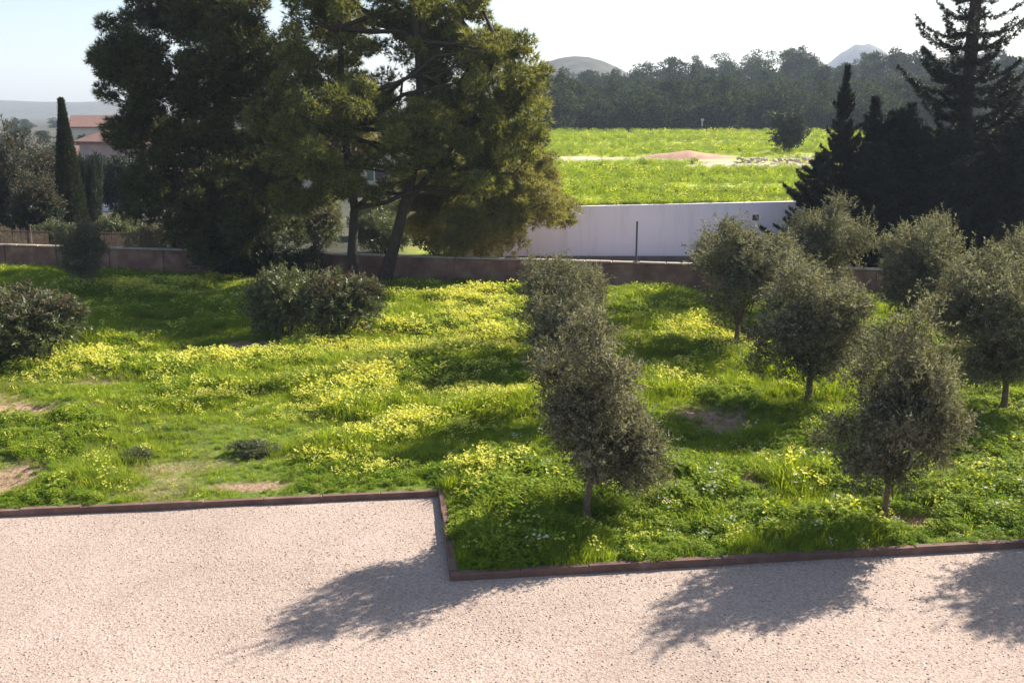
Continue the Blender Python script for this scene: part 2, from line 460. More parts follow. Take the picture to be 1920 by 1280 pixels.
def lawn_z(x, y):
    x = np.asarray(x, float); y = np.asarray(y, float)
    u, v = xy2uv(x, y)
    front = np.where(u < UC, v - V1, v - V2)
    side = np.where((v < V1 + 0.0) & (u >= UC), u - UC, 9.0)
    e = sstep(0.0, 1.6, np.minimum(front, side)) * sstep(0.0, 2.0, wall_y(x) - y)
    h = 0.34 * (fbm(x * 0.42, y * 0.55, 5) - 0.48) + 0.16 * (fbm(x * 1.3, y * 1.3, 8) - 0.5)
    h = h - 0.06 * dirt_at(x, y)
    return 0.09 + e * h + 0.02 * e


def patch(u0, u1, vfun0, vfun1, nu, nv):
    U = np.linspace(u0, u1, nu)[None, :] + np.zeros((nv, 1))
    T = np.linspace(0, 1, nv)[:, None]
    X = np.zeros_like(U); Y = np.zeros_like(U)
    V0 = vfun0(U[0]); Vb = vfun1(U[0])
    V = V0[None, :] + (Vb - V0)[None, :] * T
    X, Y = uv2xy(U, V)
    return X, Y


def back_v(u):       # v where the lawn meets the wall line
    v = np.full_like(u, 38.0)
    for _ in range(12):
        x, y = uv2xy(u, v)
        v = v + (wall_y(x) - y) / 1.0 * 0.8
    return v


G_ = Geo(); dirt = []
for (X, Y) in (patch(-34, UC, lambda u: np.full_like(u, V1), back_v, 170, 110),
               patch(UC, 34, lambda u: np.full_like(u, V2), lambda u: np.full_like(u, V1), 170, 22),
               patch(UC, 34, lambda u: np.full_like(u, V1), back_v, 170, 110)):
    r, c = X.shape
    idx = np.arange(r * c).reshape(r, c)
    F = np.stack([idx[:-1, :-1], idx[:-1, 1:], idx[1:, 1:], idx[1:, :-1]], -1).reshape(-1, 4)
    G_.add(np.stack([X, Y, lawn_z(X, Y)], -1), F)
    dirt.append(dirt_at(X, Y).ravel())
me = G_.mesh('garden_ground', [M['soil']], True)
a = me.attributes.new('dirt', 'FLOAT', 'POINT'); a.data.foreach_set('value', np.concatenate(dirt).astype(np.float32))
tag(link('garden_ground', me), kind='structure')

# gravel court: slightly uneven sheet in front of the kerbs
G_ = Geo()
for (u0, u1, v0, v1, nu, nv) in ((-34, UC, -2, V2, 90, 50), (-34, UC, V2, V1 - 0.005, 90, 14), (UC, 34, -2, V2 - 0.005, 90, 50)):
    X, Y = patch(u0, u1, lambda u: np.full_like(u, v0), lambda u: np.full_like(u, v1), nu, nv)
    r, c = X.shape
    idx = np.arange(r * c).reshape(r, c)
    F = np.stack([idx[:-1, :-1], idx[:-1, 1:], idx[1:, 1:], idx[1:, :-1]], -1).reshape(-1, 4)
    G_.add(np.stack([X, Y, 0.02 * (fbm(X * 0.5, Y * 0.5, 61) - 0.5)], -1), F)
tag(link('gravel_court', G_.mesh('gravel_court', [M['gravel']], True)), kind='structure')

# ------------------------------------------------------------------ kerbs: single blocks, end to end
KB = Geo()
x, y, z = 0.499, 0.06, 0.12
bv = 0.012
P = []
for zz, ins in ((-0.1, 0), (z - 0.1 - bv + 0.06, 0), (z - 0.1 + 0.06, bv)):
    P += [[-x + ins, -y + ins, zz], [x - ins, -y + ins, zz], [x - ins, y - ins, zz], [-x + ins, y - ins, zz]]
KB.add(P, [[0, 1, 5, 4], [1, 2, 6, 5], [2, 3, 7, 6], [3, 0, 4, 7], [4, 5, 9, 8], [5, 6, 10, 9], [6, 7, 11, 10], [7, 4, 8, 11], [8, 9, 10, 11]])
kerb_me = KB.mesh('kerb_stone', [M['kerb']])


def kerb_run(label, u0, v0, u1, v1):
    x0, y0 = uv2xy(u0, v0); x1, y1 = uv2xy(u1, v1)
    L = math.hypot(x1 - x0, y1 - y0); ang = math.atan2(y1 - y0, x1 - x0)
    root = tag(link('kerb', None, None, (x0, y0, 0), ang), label, 'kerb', kind='structure')
    n = int(round(L)); w = L / n
    for k in range(n):
        o = link('kerb_stone', kerb_me, root, ((k + 0.5) * w, random.uniform(-.006, .006), 0.008 + random.uniform(-.012, .008)), random.uniform(-.006, .006), (w, 1, 1.25))
    return root


kerb_run('dark brown kerb between the wide gravel bay and the flowering lawn', -30, V1, UC - 0.075, V1)
kerb_run('short kerb turning the corner between gravel bay and lawn', UC, V1 - 0.01 + 0.06, UC, V2 + 0.08)
kerb_run('reddish kerb along the gravel in front of the olive trees', UC - 0.06, V2, 30, V2)

# ------------------------------------------------------------------ brown garden wall with coping, and brick gate pillar
wx0, wx1 = -34.0, 9.75
wy0, wy1 = float(wall_y(wx0)), float(wall_y(wx1))
wang = math.atan2(wy1 - wy0, wx1 - wx0); wl = math.hypot(wx1 - wx0, wy1 - wy0)
root = tag(link('garden_wall', None, None, (wx0, wy0, 0), wang), 'low brown rendered wall with pale coping closing the back of the garden', 'wall')
g = Geo(); npan = 18; pw = wl / npan
pan = Geo(); pan.box((0, 0, 0.48), (pw - 0.02, 0.2, 1.06)); pan_me = pan.mesh('wall_panel', [M['brownwall']])
pier = Geo(); pier.box((0, 0, 0.49), (0.28, 0.28, 1.09)); pier_me = pier.mesh('pier', [M['brownwall']])
cp = Geo(); cp.box((0, 0, 0), (1, 0.29, 0.06), taper=0.96); cp_me = cp.mesh('coping', [M['coping']])
for k in range(npan):
    link('wall_panel', pan_me, root, ((k + 0.5) * pw, 0, 0))
    link('pier', pier_me, root, (k * pw, 0, 0))
ncp = int(wl); cw = wl / ncp
for k in range(ncp):
    link('coping', cp_me, root, ((k + 0.5) * cw, 0, 1.07 + random.uniform(-.006, .006)), 0, (cw - 0.012, 1, 1))

root = tag(link('gate_pillar', None, None, (10.25, float(wall_y(10.25)), 0), wang), 'red brick gate pillar at the end of the brown wall behind the olives', 'pillar')
g = Geo(); g.box((0, 0, 0.98), (0.44, 0.44, 1.96)); link('core', g.mesh('pillar_core', [M['mortar']]), root)
bk = Geo(); bk.box((0, 0, 0), (0.23, 0.1, 0.062)); bk_me = bk.mesh('brick', [M['brick']])
for c in range(26):
    z = 0.045 + c * 0.0745; off = 0.06 * (1 if c % 2 else -1)
    for s, rz in ((0, 0), (1, math.pi / 2), (2, math.pi), (3, -math.pi / 2)):
        for t in (-0.12, 0.12):
            lx, ly = t + off * 0.0 + (0.0 if c % 2 else 0.004), -0.185
            link('brick', bk_me, root, (lx * math.cos(rz) - ly * math.sin(rz), lx * math.sin(rz) + ly * math.cos(rz), z), rz)
g = Geo(); g.box((0, 0, 2.0), (0.6, 0.6, 0.08), taper=0.9); link('cap', g.mesh('cap', [M['coping']]), root)

# second piece of the garden wall beyond the pillar, hidden mostly by olives
x0 = 10.75; x1 = 30.0
root = tag(link('garden_wall', None, None, (x0, float(wall_y(x0)), 0), wang), 'low brown wall running on from the brick pillar behind the olives and conifers', 'wall')
l2 = (x1 - x0) / math.cos(wang)
for k in range(8):
    link('wall_panel', pan_me, root, ((k + 0.5) * l2 / 8, 0, 0), 0, (l2 / 8 / pw, 1, 1))
for k in range(int(l2)):
    link('coping', cp_me, root, (k + 0.5, 0, 1.07 + random.uniform(-.006, .006)), 0, (0.985, 1, 1))

# ------------------------------------------------------------------ white retaining wall below the field
root = tag(link('retaining_wall', None, None, (0, WALL_Y, 0)), 'long plain white plaster retaining wall in shade below the flowering field', 'wall')
Xw = np.linspace(-0.4, 40.0, 82)
top = 2.45 + 0.022 * (Xw - 2) * (Xw < 16) + 0.3 * (Xw >= 16)
V = []; F = []
for k, xx in enumerate(Xw):
    V += [[xx, -0.17, -0.2], [xx, -0.14, top[k]], [xx, 0.14, top[k]], [xx, 0.16, -0.2]]
for k in range(len(Xw) - 1):
    b = 4 * k
    for i, j in ((0, 1), (1, 2), (2, 3)):
        F.append([b + i, b + 4 + i, b + 4 + j, b + j])
F += [[0, 1, 2, 3], [4 * len(Xw) - 4, 4 * len(Xw) - 1, 4 * len(Xw) - 2, 4 * len(Xw) - 3]]
g = Geo(); g.add(V, F); link('wall_face', g.mesh('wall_face', [M['plaster']]), root)
g = Geo(); g.box((19.8, -0.21, 0.05), (40.2, 0.09, 0.36)); link('plinth', g.mesh('plinth', [M['plinth']]), root)

# posts
root = tag(link('metal_post', None, None, (4.68, float(wall_y(4.68)), 1.10)), 'thin dark metal post standing on the brown wall before the white wall', 'post')
g = Geo(); g.tube([(0, 0, -0.02), (0, 0, 1.5)], [0.04, 0.036], 10); g.box((0, 0, 1.5), (0.075, 0.075, 0.02)); link('pole', g.mesh('pole', [M['metal']]), root)
g = Geo(); g.box((0, 0, 0.012), (0.16, 0.16, 0.024)); link('base_plate', g.mesh('base_plate', [M['metal']]), root)

root = tag(link('sign_post', None, None, (10.72, 44.3, -0.07)), 'slim pale post with two small dark boxes before the white wall', 'sign post')
g = Geo(); g.tube([(0, 0, 0), (0, 0, 2.15)], [0.03, 0.028], 8); link('pole', g.mesh('pole', [M['whitepaint']]), root)
g = Geo(); g.box((0.08, -0.05, 2.12), (0.26, 0.08, 0.26)); g.box((0.08, -0.095, 2.12), (0.2, 0.012, 0.2)); link('sign_box', g.mesh('sign_box', [M['metal']]), root)
g = Geo(); g.box((-0.1, -0.06, 1.3), (0.28, 0.12, 0.4)); g.box((-0.1, -0.06, 1.52), (0.32, 0.16, 0.05)); link('meter_box', g.mesh('meter_box', [M['metal']]), root)

# ------------------------------------------------------------------ foliage builders


def leaf_quads(g, P, D, L, W, mi=0, rng=RNG):
    """rhombic leaves: base P, direction D"""
    n = len(P)
    S = norm(np.cross(D, rng.normal(size=(n, 3))))
    L = np.broadcast_to(L, (n,))[:, None]; W = np.broadcast_to(W, (n,))[:, None]
    V = np.stack([P, P + D * L * 0.45 + S * W * 0.5, P + D * L, P + D * L * 0.45 - S * W * 0.5], 1).reshape(-1, 3)
    F = np.arange(4 * n).reshape(n, 4)
    g.add(V, F, mi)


def needle_tris(g, P, D, L, W, mi=0, rng=RNG):
    n = len(P)
    S = norm(np.cross(D, rng.normal(size=(n, 3))))
    L = np.broadcast_to(L, (n,))[:, None]; W = np.broadcast_to(W, (n,))[:, None]
    V = np.stack([P - S * W * 0.5, P + S * W * 0.5, P + D * L], 1).reshape(-1, 3)
    g.add(V, np.arange(3 * n).reshape(n, 3), mi)


def ball(rng, n, p=0.45):
    d = norm(rng.normal(size=(n, 3)))
    return d * (rng.random(n) ** p)[:, None]


def crown_twigs(rng, lobes, ntw, noise_s=1.3, gap=0.42, shell=0.4):
    """twig starts and directions spread through the lobes, with gaps"""
    w = np.array([l[3] * l[4] * l[5] for l in lobes]) ** 0.75; w /= w.sum()
    P = []; D = []
    for l, k in zip(lobes, (w * ntw * 1.9).astype(int)):
        c = np.array(l[:3]); r = np.array(l[3:6])
        b = ball(rng, k, shell)
        p = c + b * r * (0.86 + 0.28 * rng.random((k, 1)))
        P.append(p); D.append(norm(b + np.array([0, 0, 0.35]) + rng.normal(size=(k, 3)) * 0.4))
    P = np.concatenate(P); D = np.concatenate(D)
    nz = (fbm(P[:, 0] * noise_s + 7, P[:, 1] * noise_s + P[:, 2] * 0.73 * noise_s, 90, 2) + fbm(P[:, 2] * noise_s, P[:, 0] * noise_s - P[:, 1] * noise_s + 3, 91, 2)) * 0.5
    keep = nz + rng.normal(size=len(P)) * 0.05 > gap
    P = P[keep]; D = D[keep]
    s = rng.permutation(len(P))[:ntw]
    return P[s], D[s]


def twig_leaves(g, rng, P, D, per, tl, L, W, spread=0.9, mi=0):
    n = len(P)
    t = (np.arange(per) + 0.5) / per
    PP = (P[:, None, :] + D[:, None, :] * (t[None, :, None] * tl)).reshape(-1, 3)
    side = norm(np.cross(np.repeat(D, per, 0), rng.normal(size=(n * per, 3))))
    DD = norm(np.repeat(D, per, 0) * 0.7 + side * spread)
    leaf_quads(g, PP, DD, L * rng.uniform(0.7, 1.2, n * per), W * rng.uniform(0.8, 1.2, n * per), mi, rng)


def limb(a, b, k=6, sag=0.0, rng=RNG, jit=0.05):
    a = np.array(a, float); b = np.array(b, float)
    t = np.linspace(0, 1, k)[:, None]
    p = a + (b - a) * t
    L = np.linalg.norm(b - a)
    p[1:-1] += rng.normal(size=(k - 2, 3)) * jit * L
    p[:, 2] += (np.sin(t[:, 0] * math.pi) * sag * L)
    return p


def wood_mesh(name, rng, trunk, r0, ends, r1, mat, rtop=None):
    """trunk polyline plus limbs towards the given points"""
    g = Geo()
    trunk = np.asarray(trunk, float)
    rt = np.linspace(r0, rtop or r0 * 0.55, len(trunk)); rt[0] *= 1.35
    g.tube(trunk, rt, 9)
    for e in ends:
        i = rng.integers(len(trunk) // 2, len(trunk))
        p = limb(trunk[i], e, 6, rng.uniform(-0.05, 0.1), rng)
        g.tube(p, np.linspace(min(r1, rt[i] * 0.8), r1 * 0.18, 6), 6)
    return g.mesh(name, [mat], True)


# ------------------------------------------------------------------ olive trees
def make_olive(seed, lobes, ntw, th, lean=(0.0, 0.0), r0=0.06):
    rng = np.random.default_rng(seed)
    sub = []
    for l in lobes:                              # break each lobe into smaller bulges for an uneven outline
        sub.append(tuple(l[:3]) + tuple(v * 0.76 for v in l[3:6]))
        for _ in range(13):
            b = norm(rng.normal(size=3)) * rng.uniform(0.62, 1.0)
            s = rng.uniform(0.2, 0.42)
            sub.append((l[0] + b[0] * l[3], l[1] + b[1] * l[4], l[2] + b[2] * l[5], l[3] * s, l[4] * s, l[5] * s))
    P, D = crown_twigs(rng, sub, ntw, 2.6, 0.47, 0.5)
    g = Geo()
    k = 90                                        # straggling shoots beyond the outline
    ii = rng.permutation(len(P))[:k * 3]
    out_ = np.argsort(-np.linalg.norm((P[ii] - np.array(lobes[0][:3])) / np.array(lobes[0][3:6]), axis=1))[:k]
    twig_leaves(g, rng, P[ii][out_] + D[ii][out_] * 0.1, norm(D[ii][out_] + rng.normal(size=(k, 3)) * 0.25), 20, 0.5, 0.08, 0.022)
    twig_leaves(g, rng, P, D, 14, 0.26, 0.085, 0.024)
    crown = g.mesh('olive_crown', [M['olive']])
    w_ = rng.normal(size=(3, 2)) * 0.035
    tr = [(0, 0, -0.1), (lean[0] * 0.2 + w_[0, 0], lean[1] * 0.2 + w_[0, 1], th * 0.3), (lean[0] * 0.6 + w_[1, 0], lean[1] * 0.6 + w_[1, 1], th * 0.68), (lean[0] + w_[2, 0], lean[1] + w_[2, 1], th)]
    l0 = lobes[0]
    tr.append((l0[0] * 0.6 + lean[0] * 0.4, l0[1], l0[2]))
    ends = P[rng.permutation(len(P))[:34]] * np.array([0.95, 0.95, 0.97])
    trunk = wood_mesh('olive_trunk', rng, tr, r0, ends, 0.026, M['olive_bark'], r0 * 0.6)
    return crown, trunk


OL = {
    'a': make_olive(1, [(0.0, 0.0, 1.98, 0.80, 0.85, 1.08), (0.66, 0.3, 1.05, 0.72, 0.7, 0.68), (0.25, 0, 1.5, 0.85, 0.85, 0.7)], 3600, 0.95),
    'd': make_olive(2, [(-0.12, 0.05, 2.3, 0.98, 0.95, 1.3), (-0.1, 0.0, 1.65, 1.05, 1.0, 0.85)], 3600, 1.15, (0.0, 0.05), 0.065),
    'c': make_olive(3, [(0.0, 0.0, 2.2, 1.25, 1.25, 1.3), (-0.25, -0.1, 1.45, 1.25, 1.2, 0.9)], 3700, 1.0, (0.1, 0.0), 0.07),
    'e': make_olive(4, [(0.0, 0.0, 2.1, 1.3, 1.3, 1.2), (0.4, 0.1, 2.3, 1.0, 1.0, 0.9)], 3300, 1.0, (-0.1, 0.05), 0.07),
}


def olive(kind, x, y, label, rz=0.0, sc=1.0, group=None):
    z = float(lawn_z(x, y)) - 0.02
    r = tag(link('olive_tree', None, None, (x, y, z), rz, sc), label, 'tree', group)
    link('crown', OL[kind][0], r); link('trunk', OL[kind][1], r)
    return r


OG = 'olive trees in the garden'
olive('a', 1.21, 15.1, 'slender olive tree with drooping side by the inner corner of the kerb', 0, 1.0, OG)
olive('d', 1.18, 20.6, 'narrow olive tree second in the row running back from the kerb corner', 2.1, (0.9, 0.9, 0.88), OG)
olive('c', 1.25, 25.6, 'grey olive tree at the far end of the row, before the brown wall', 1.0, (0.88, 0.88, 0.86), OG)
olive('d', 6.05, 15.0, 'tall oval olive tree with bare trunk close to the reddish kerb', 0, (0.84, 0.84, 1.0), OG)
olive('c', 6.75, 22.0, 'broad round olive tree standing between bare earth patch and taller olives', 0, (1.1, 1.05, 1.0), OG)
olive('e', 6.35, 27.4, 'dark olive tree leaning in front of the white wall and sign post', 0.6, (1.25, 1.2, 1.05), OG)
olive('e', 7.5, 34.6, 'small olive tree close to the brown wall, half hidden by a darker olive', 3.4, (0.75, 0.75, 0.78), OG)
olive('e', 10.3, 32.0, 'olive tree beside the brick pillar below the dark conifers', 4.0, (0.95, 0.95, 1.06), OG)
olive('c', 11.9, 28.6, 'large pale olive tree in front of the dark conifers', 3.0, (1.05, 1.05, 1.10), OG)
olive('c', 10.7, 20.9, 'wide spreading olive tree with low dark skirt and thin trunk', 5.0, (1.12, 1.12, 1.08), OG)
olive('e', 14.6, 26.2, 'broad olive tree furthest from the kerb corner, past the wide spreading olive', 2.2, (1.05, 1.05, 1.1), OG)
olive('d', 10.2, 15.2, 'oval olive tree whose shadow falls across the gravel past the tall oval olive', 1.3, (1.05, 1.05, 1.0), OG)
olive('c', -16.0, 36.6, 'small dark olive sapling in front of the low brown wall', 2.6, (0.62, 0.62, 0.78), OG)

# ------------------------------------------------------------------ big pines


def make_pine(seed, pads, trunks, density, mat, nl=0.23, nw=0.032, depth=0.8, ends_n=40):
    rng = np.random.default_rng(seed)
    g = Geo()
    cx = np.mean([p[0] for p in pads]); R = max(abs(p[0] - cx) + p[2] for p in pads)
    C = []
    for (dx, z, r) in pads:
        room = math.sqrt(max(R * R - (dx - cx) ** 2, 0.2)) * depth
        for layer in range(2):
            dy = rng.uniform(-0.55, 0.55) * room if layer == 0 else rng.choice([-1, 1]) * rng.uniform(0.4, 0.8) * room
            k = max(5, int(6.5 * r ** 1.6))
            b = ball(rng, k, 0.42)
            C.append(np.concatenate([np.array([dx, dy, z]) + b * np.array([r, r, r * 0.86]) * (1.0 if layer == 0 else 0.85)], 0))
    C = np.concatenate(C)
    # every sub-clump carries brushes of needles at its twig ends
    nb = int(density)
    ci = rng.integers(0, len(C), nb)
    b = ball(rng, nb, 0.4)
    rad = rng.uniform(0.30, 0.6, len(C))[ci][:, None]
    BP = C[ci] + b * rad * np.array([1.15, 1.15, 0.75])
    BD = norm(b + np.array([0, 0, 0.55]) + rng.normal(size=(nb, 3)) * 0.25)
    per = 12
    P = np.repeat(BP, per, 0)
    D = norm(np.repeat(BD, per, 0) * 0.75 + rng.normal(size=(nb * per, 3)) * 0.55)
    needle_tris(g, P, D, nl * rng.uniform(0.7, 1.2, nb * per), nw, 0, rng)
    crown = g.mesh('pine_crown', [mat])
    t = Geo()
    for tr, r0 in trunks:
        tr = np.asarray(tr, float)
        t.tube(tr, np.linspace(r0, r0 * 0.35, len(tr)) * np.r_[1.35, np.ones(len(tr) - 1)], 10)
    for e in C[rng.permutation(len(C))[:ends_n]]:
        tr = np.asarray(trunks[rng.integers(len(trunks))][0], float)
        zz = e[2] - np.linalg.norm(e[:2]) * 0.25
        j = int(np.argmin(np.abs(tr[:, 2] - zz)))
        j = max(1, j)
        p = limb(tr[j], e, 7, rng.uniform(-0.08, 0.12), rng, 0.035)
        t.tube(p, np.linspace(0.10, 0.018, 7), 6)
    return crown, t.mesh('pine_trunk', [M['bark']], True)


P1 = [(-1.42, 10.15, 2.01), (0.3, 10.35, 2.3), (-0.04, 8.29, 2.4), (-2.8, 8.92, 1.57), (-3.92, 8.5, 1.35), (-4.69, 8.29, 0.9), (-2.5, 7.24, 2.01), (-0.39, 6.18, 2.3), (1.33, 5.75, 1.57), (-2.43, 5.32, 1.79),
      (-3.27, 5.75, 1.12), (-0.98, 4.02, 2.3), (-2.59, 3.14, 1.79), (0.53, 3.36, 2.01), (-0.67, 1.95, 1.6), (1.12, 1.95, 1.4), (1.5, 8.3, 1.5), (1.9, 7.0, 1.3), (1.9, 4.3, 1.4), (-0.86, 12.17, 2.4), (0.8, 12.17, 1.9), (-2.46, 10.56, 1.23), (-0.4, 13.9, 1.5)]
P2 = [(-1.45, 9.43, 1.8), (-1.56, 11.45, 1.8), (1.47, 9.99, 2.1), (1.13, 11.99, 2.2), (3.39, 9.24, 1.85), (4.75, 8.68, 1.25), (0.02, 6.98, 1.1), (2.97, 6.98, 2.1), (5.14, 6.98, 1.55), (5.82, 7.74, 0.81),
      (5.53, 5.63, 1.21), (3.74, 5.24, 1.9), (1.56, 5.63, 1.75), (-1.01, 5.82, 1.9), (-2.07, 4.6, 1.5), (-0.29, 4.0, 1.0), (-2.5, 3.2, 0.8), (-1.9, 7.55, 1.5), (-3.0, 6.2, 1.1), (3.42, 11.27, 1.8), (1.0, 13.8, 1.5)]
P3 = [(-1.46, 3.88, 1.6), (0.69, 3.88, 1.6), (2.2, 3.24, 1.45), (3.06, 2.6, 0.87), (-0.83, 2.4, 1.6), (1.0, 2.45, 1.35), (-0.3, 1.5, 0.9), (-2.14, 2.05, 1.2), (-2.54, 3.24, 1.2), (2.19, 4.31, 1.0)]
c, t = make_pine(21, P1, [([(0, 0, -0.2), (0.1, 0, 2), (-0.1, 0.1, 4.5), (-0.4, 0, 7.5), (-0.3, 0.1, 10.5), (-0.4, 0, 13.5)], 0.34), ([(0.4, 0.2, -0.2), (0.9, 0.2, 1.8), (1.3, 0.3, 4.5), (1.1, 0.2, 8), (0.9, 0.1, 11)], 0.22)], 44000, M['pine'])
r = tag(link('pine_tree', None, None, (-11.4, 41.0, 0)), 'tall dark dense pine with foliage down to the wall, beside the cypress', 'tree', 'large pines at the back of the garden')
link('crown', c, r); link('trunk', t, r)
c, t = make_pine(22, P2, [([(-0.6, 0, -0.1), (-0.75, 0, 1.2), (-0.6, 0.1, 3), (-0.9, 0, 6), (-0.9, 0, 9.5), (-1.0, 0, 12.5)], 0.22), ([(0.3, 0, -0.1), (0.8, 0.1, 1.4), (1.3, 0.1, 3.2), (2.0, 0, 5.6), (1.9, 0.1, 9), (1.5, 0, 13)], 0.26), ([(1.3, 0.1, 3.2), (2.6, 0.2, 4.6), (3.9, 0.1, 6.3), (4.6, 0, 8.2)], 0.14)], 38000, M['pine_mid'])
r = tag(link('pine_tree', None, None, (-5.33, 37.6, 0.05)), 'tall spreading pine with two leaning trunks rising from the lawn', 'tree', 'large pines at the back of the garden')
link('crown', c, r); link('trunk', t, r)
c, t = make_pine(23, P3, [([(0, 0, -0.1), (0.1, 0, 1), (0, 0.1, 2.4), (-0.1, 0, 4.4)], 0.13)], 14000, M['pine_light'], 0.23, 0.03, 0.8, 20)
r = tag(link('pine_tree', None, None, (-1.33, 41.3, -0.05)), 'low bushy yellow green young pine behind the brown wall', 'tree')
link('crown', c, r); link('trunk', t, r)

# ------------------------------------------------------------------ tall tiered conifers at the right


def make_conifer(seed, h, rmax, gapk, dens, z0=0.6, up=0.25, thin=0.0, pw_=0.72):
    """central leader with whorls of branches, tips turned up"""
    rng = np.random.default_rng(seed)
    g = Geo(); t = Geo()
    t.tube([(0, 0, -0.2), (0.03, 0, h * 0.4), (0, 0.03, h * 0.75), (0, 0, h)], [0.24 * h / 15, 0.17 * h / 15, 0.08 * h / 15, 0.015], 8)
    z = z0; PP = []; DD = []
    while z < h - 0.15:
        f = (z - z0) / (h - z0)
        L = rmax * (1 - f) ** pw_ * rng.uniform(0.75, 1.08) + 0.12
        nb = int(rng.integers(5, 8))
        a0 = rng.uniform(0, 6.28)
        for k in range(nb):
            a = a0 + k * 6.283 / nb + rng.normal() * 0.18
            l = L * rng.uniform(0.42, 1.2)
            d = np.array([math.cos(a), math.sin(a), 0])
            tt = np.linspace(0, 1, 7)
            p = np.stack([d[0] * l * tt, d[1] * l * tt, z + l * (-0.22 * tt + (up + 0.22) * tt ** 2.4)], 1)
            t.tube(p, np.linspace(0.035 * (1 - f) + 0.012, 0.006, 7), 5)
            m = int(dens * l * (1 - thin * float(sstep(0.3, 0.48, f))))
            s = rng.uniform(0.12, 1.0, m)
            q = np.stack([np.interp(s, tt, p[:, i]) for i in range(3)], 1)
            side = np.array([-d[1], d[0], 0])
            w = 0.32 * l * (1.05 - s) * (1 - 0.45 * thin * float(sstep(0.3, 0.48, f))) * rng.uniform(-1, 1, m)
            q = q + side * w[:, None] + np.array([0, 0, 1]) * rng.normal(size=(m, 1)) * 0.04 - np.array([0, 0, 1]) * np.abs(w)[:, None] * 0.18
            PP.append(q)
            DD.append(norm(d * 0.55 + side * np.sign(w)[:, None] * 0.6 + np.array([0, 0, 0.25]) + rng.normal(size=(m, 3)) * 0.35))
        z += gapk * (0.55 + 0.65 * (1 - f) + 0.75 * thin * float(sstep(0.3, 0.48, f))) * rng.uniform(0.8, 1.2)
    P = np.concatenate(PP); D = np.concatenate(DD)
    per = 7
    P = np.repeat(P, per, 0); D = norm(np.repeat(D, per, 0) + rng.normal(size=(len(P), 3)) * 0.5)
    needle_tris(g, P, D, 0.19 * rng.uniform(0.6, 1.2, len(P)), 0.028, 0, rng)
    return g.mesh('conifer_crown', [M['conifer']]), t.mesh('conifer_trunk', [M['bark']], True)


CF = {'tall': make_conifer(31, 23.0, 3.5, 0.50, 120, 0.8, 0.35, 0.68, 0.85), 'mid': make_conifer(32, 8.6, 3.6, 0.32, 100, 0.3, 0.25, 0.0, 1.35), 'low': make_conifer(33, 5.6, 3.3, 0.30, 110, 0.2, 0.2)}
CG = 'dark conifers beyond the olives'


def conifer(kind, x, y, label, rz=0, sc=1.0):
    r = tag(link('conifer_tree', None, None, (x, y, -0.05), rz, sc), label, 'tree', CG)
    link('crown', CF[kind][0], r); link('trunk', CF[kind][1], r)


conifer('tall', 18.7, 42.2, 'tallest dark conifer with open tiers of upturned branches against the sky', 0.4)
conifer('mid', 13.5, 41.5, 'narrow dark conifer with a pointed spire beside the white wall', 1.0, (0.62, 0.62, 1.0))
conifer('mid', 15.0, 42.2, 'shorter pointed dark conifer between the narrow spire and the tallest conifer', 2.0, (0.95, 0.95, 0.86))
conifer('low', 14.4, 39.9, 'low spreading dark conifer in front of the narrow spire', 0.5, (1.15, 1.1, 0.98))
conifer('low', 17.0, 39.8, 'low spreading dark conifer at the foot of the tallest conifer', 2.5, (1.25, 1.1, 1.08))
conifer('mid', 20.8, 43.0, 'dense dark conifer just past the tallest conifer', 3.0, (1.15, 1.15, 0.98))
conifer('low', 20.0, 39.6, 'low spreading dark conifer past the foot of the tallest conifer', 4.2, (1.3, 1.2, 1.2))
conifer('low', 15.9, 41.6, 'ragged dark conifer filling the gap between the shorter pointed conifer and the tallest', 1.4, (1.1, 1.2, 1.22))
conifer('low', 13.2, 43.2, 'low dark conifer right up against the white wall', 3.3, (0.85, 0.8, 0.9))
conifer('mid', 17.2, 44.0, 'dark conifer directly behind the ragged gap-filling conifer', 4.4, (1.1, 1.1, 0.83))
conifer('mid', 23.2, 41.0, 'dark conifer farthest past the tallest conifer', 5.0, (1.1, 1.1, 0.8))

# ------------------------------------------------------------------ cypress and shrubs


def make_shrub(seed, lobes, ntw, mats, L, W, per=14, tl=0.25, gap=0.42, stems=9, bark='bark', spread=0.9):
    rng = np.random.default_rng(seed)
    sub = []
    for l in lobes:
        sub.append(tuple(l[:3]) + tuple(v * 0.85 for v in l[3:6]))
        for _ in range(7):
            b = norm(rng.normal(size=3)) * rng.uniform(0.6, 0.9); s = rng.uniform(0.28, 0.45)
            sub.append((l[0] + b[0] * l[3], l[1] + b[1] * l[4], max(0.15, l[2] + b[2] * l[5]), l[3] * s, l[4] * s, l[5] * s))
    P, D = crown_twigs(rng, sub, ntw, 2.0, gap, 0.45)
    P[:, 2] = np.maximum(P[:, 2], 0.03)
    g = Geo()
    if len(mats) == 1:
        twig_leaves(g, rng, P, D, per, tl, L, W, spread)
    else:
        s = rng.random(len(P)) < 0.5
        top = s & (P[:, 2] > np.quantile(P[:, 2], 0.55))
        twig_leaves(g, rng, P[~top], D[~top], per, tl, L, W, spread, 0)
        twig_leaves(g, rng, P[top], D[top], per, tl, L, W, spread, 1)
    t = Geo()
    for e in P[rng.permutation(len(P))[:stems]]:
        b = np.array([e[0] * 0.12, e[1] * 0.12, -0.08])
        t.tube(limb(b, e, 6, 0.02, rng, 0.03), np.linspace(0.03, 0.007, 6), 6)
    return g.mesh('foliage', mats), t.mesh('stems', [M[bark]], True)


def plant(name, meshes, x, y, z, label, cat, rz=0, sc=1.0, group=None, pn=('foliage', 'stems')):
    r = tag(link(name, None, None, (x, y, z), rz, sc), label, cat, group)
    link(pn[0], meshes[0], r); link(pn[1], meshes[1], r)
    return r


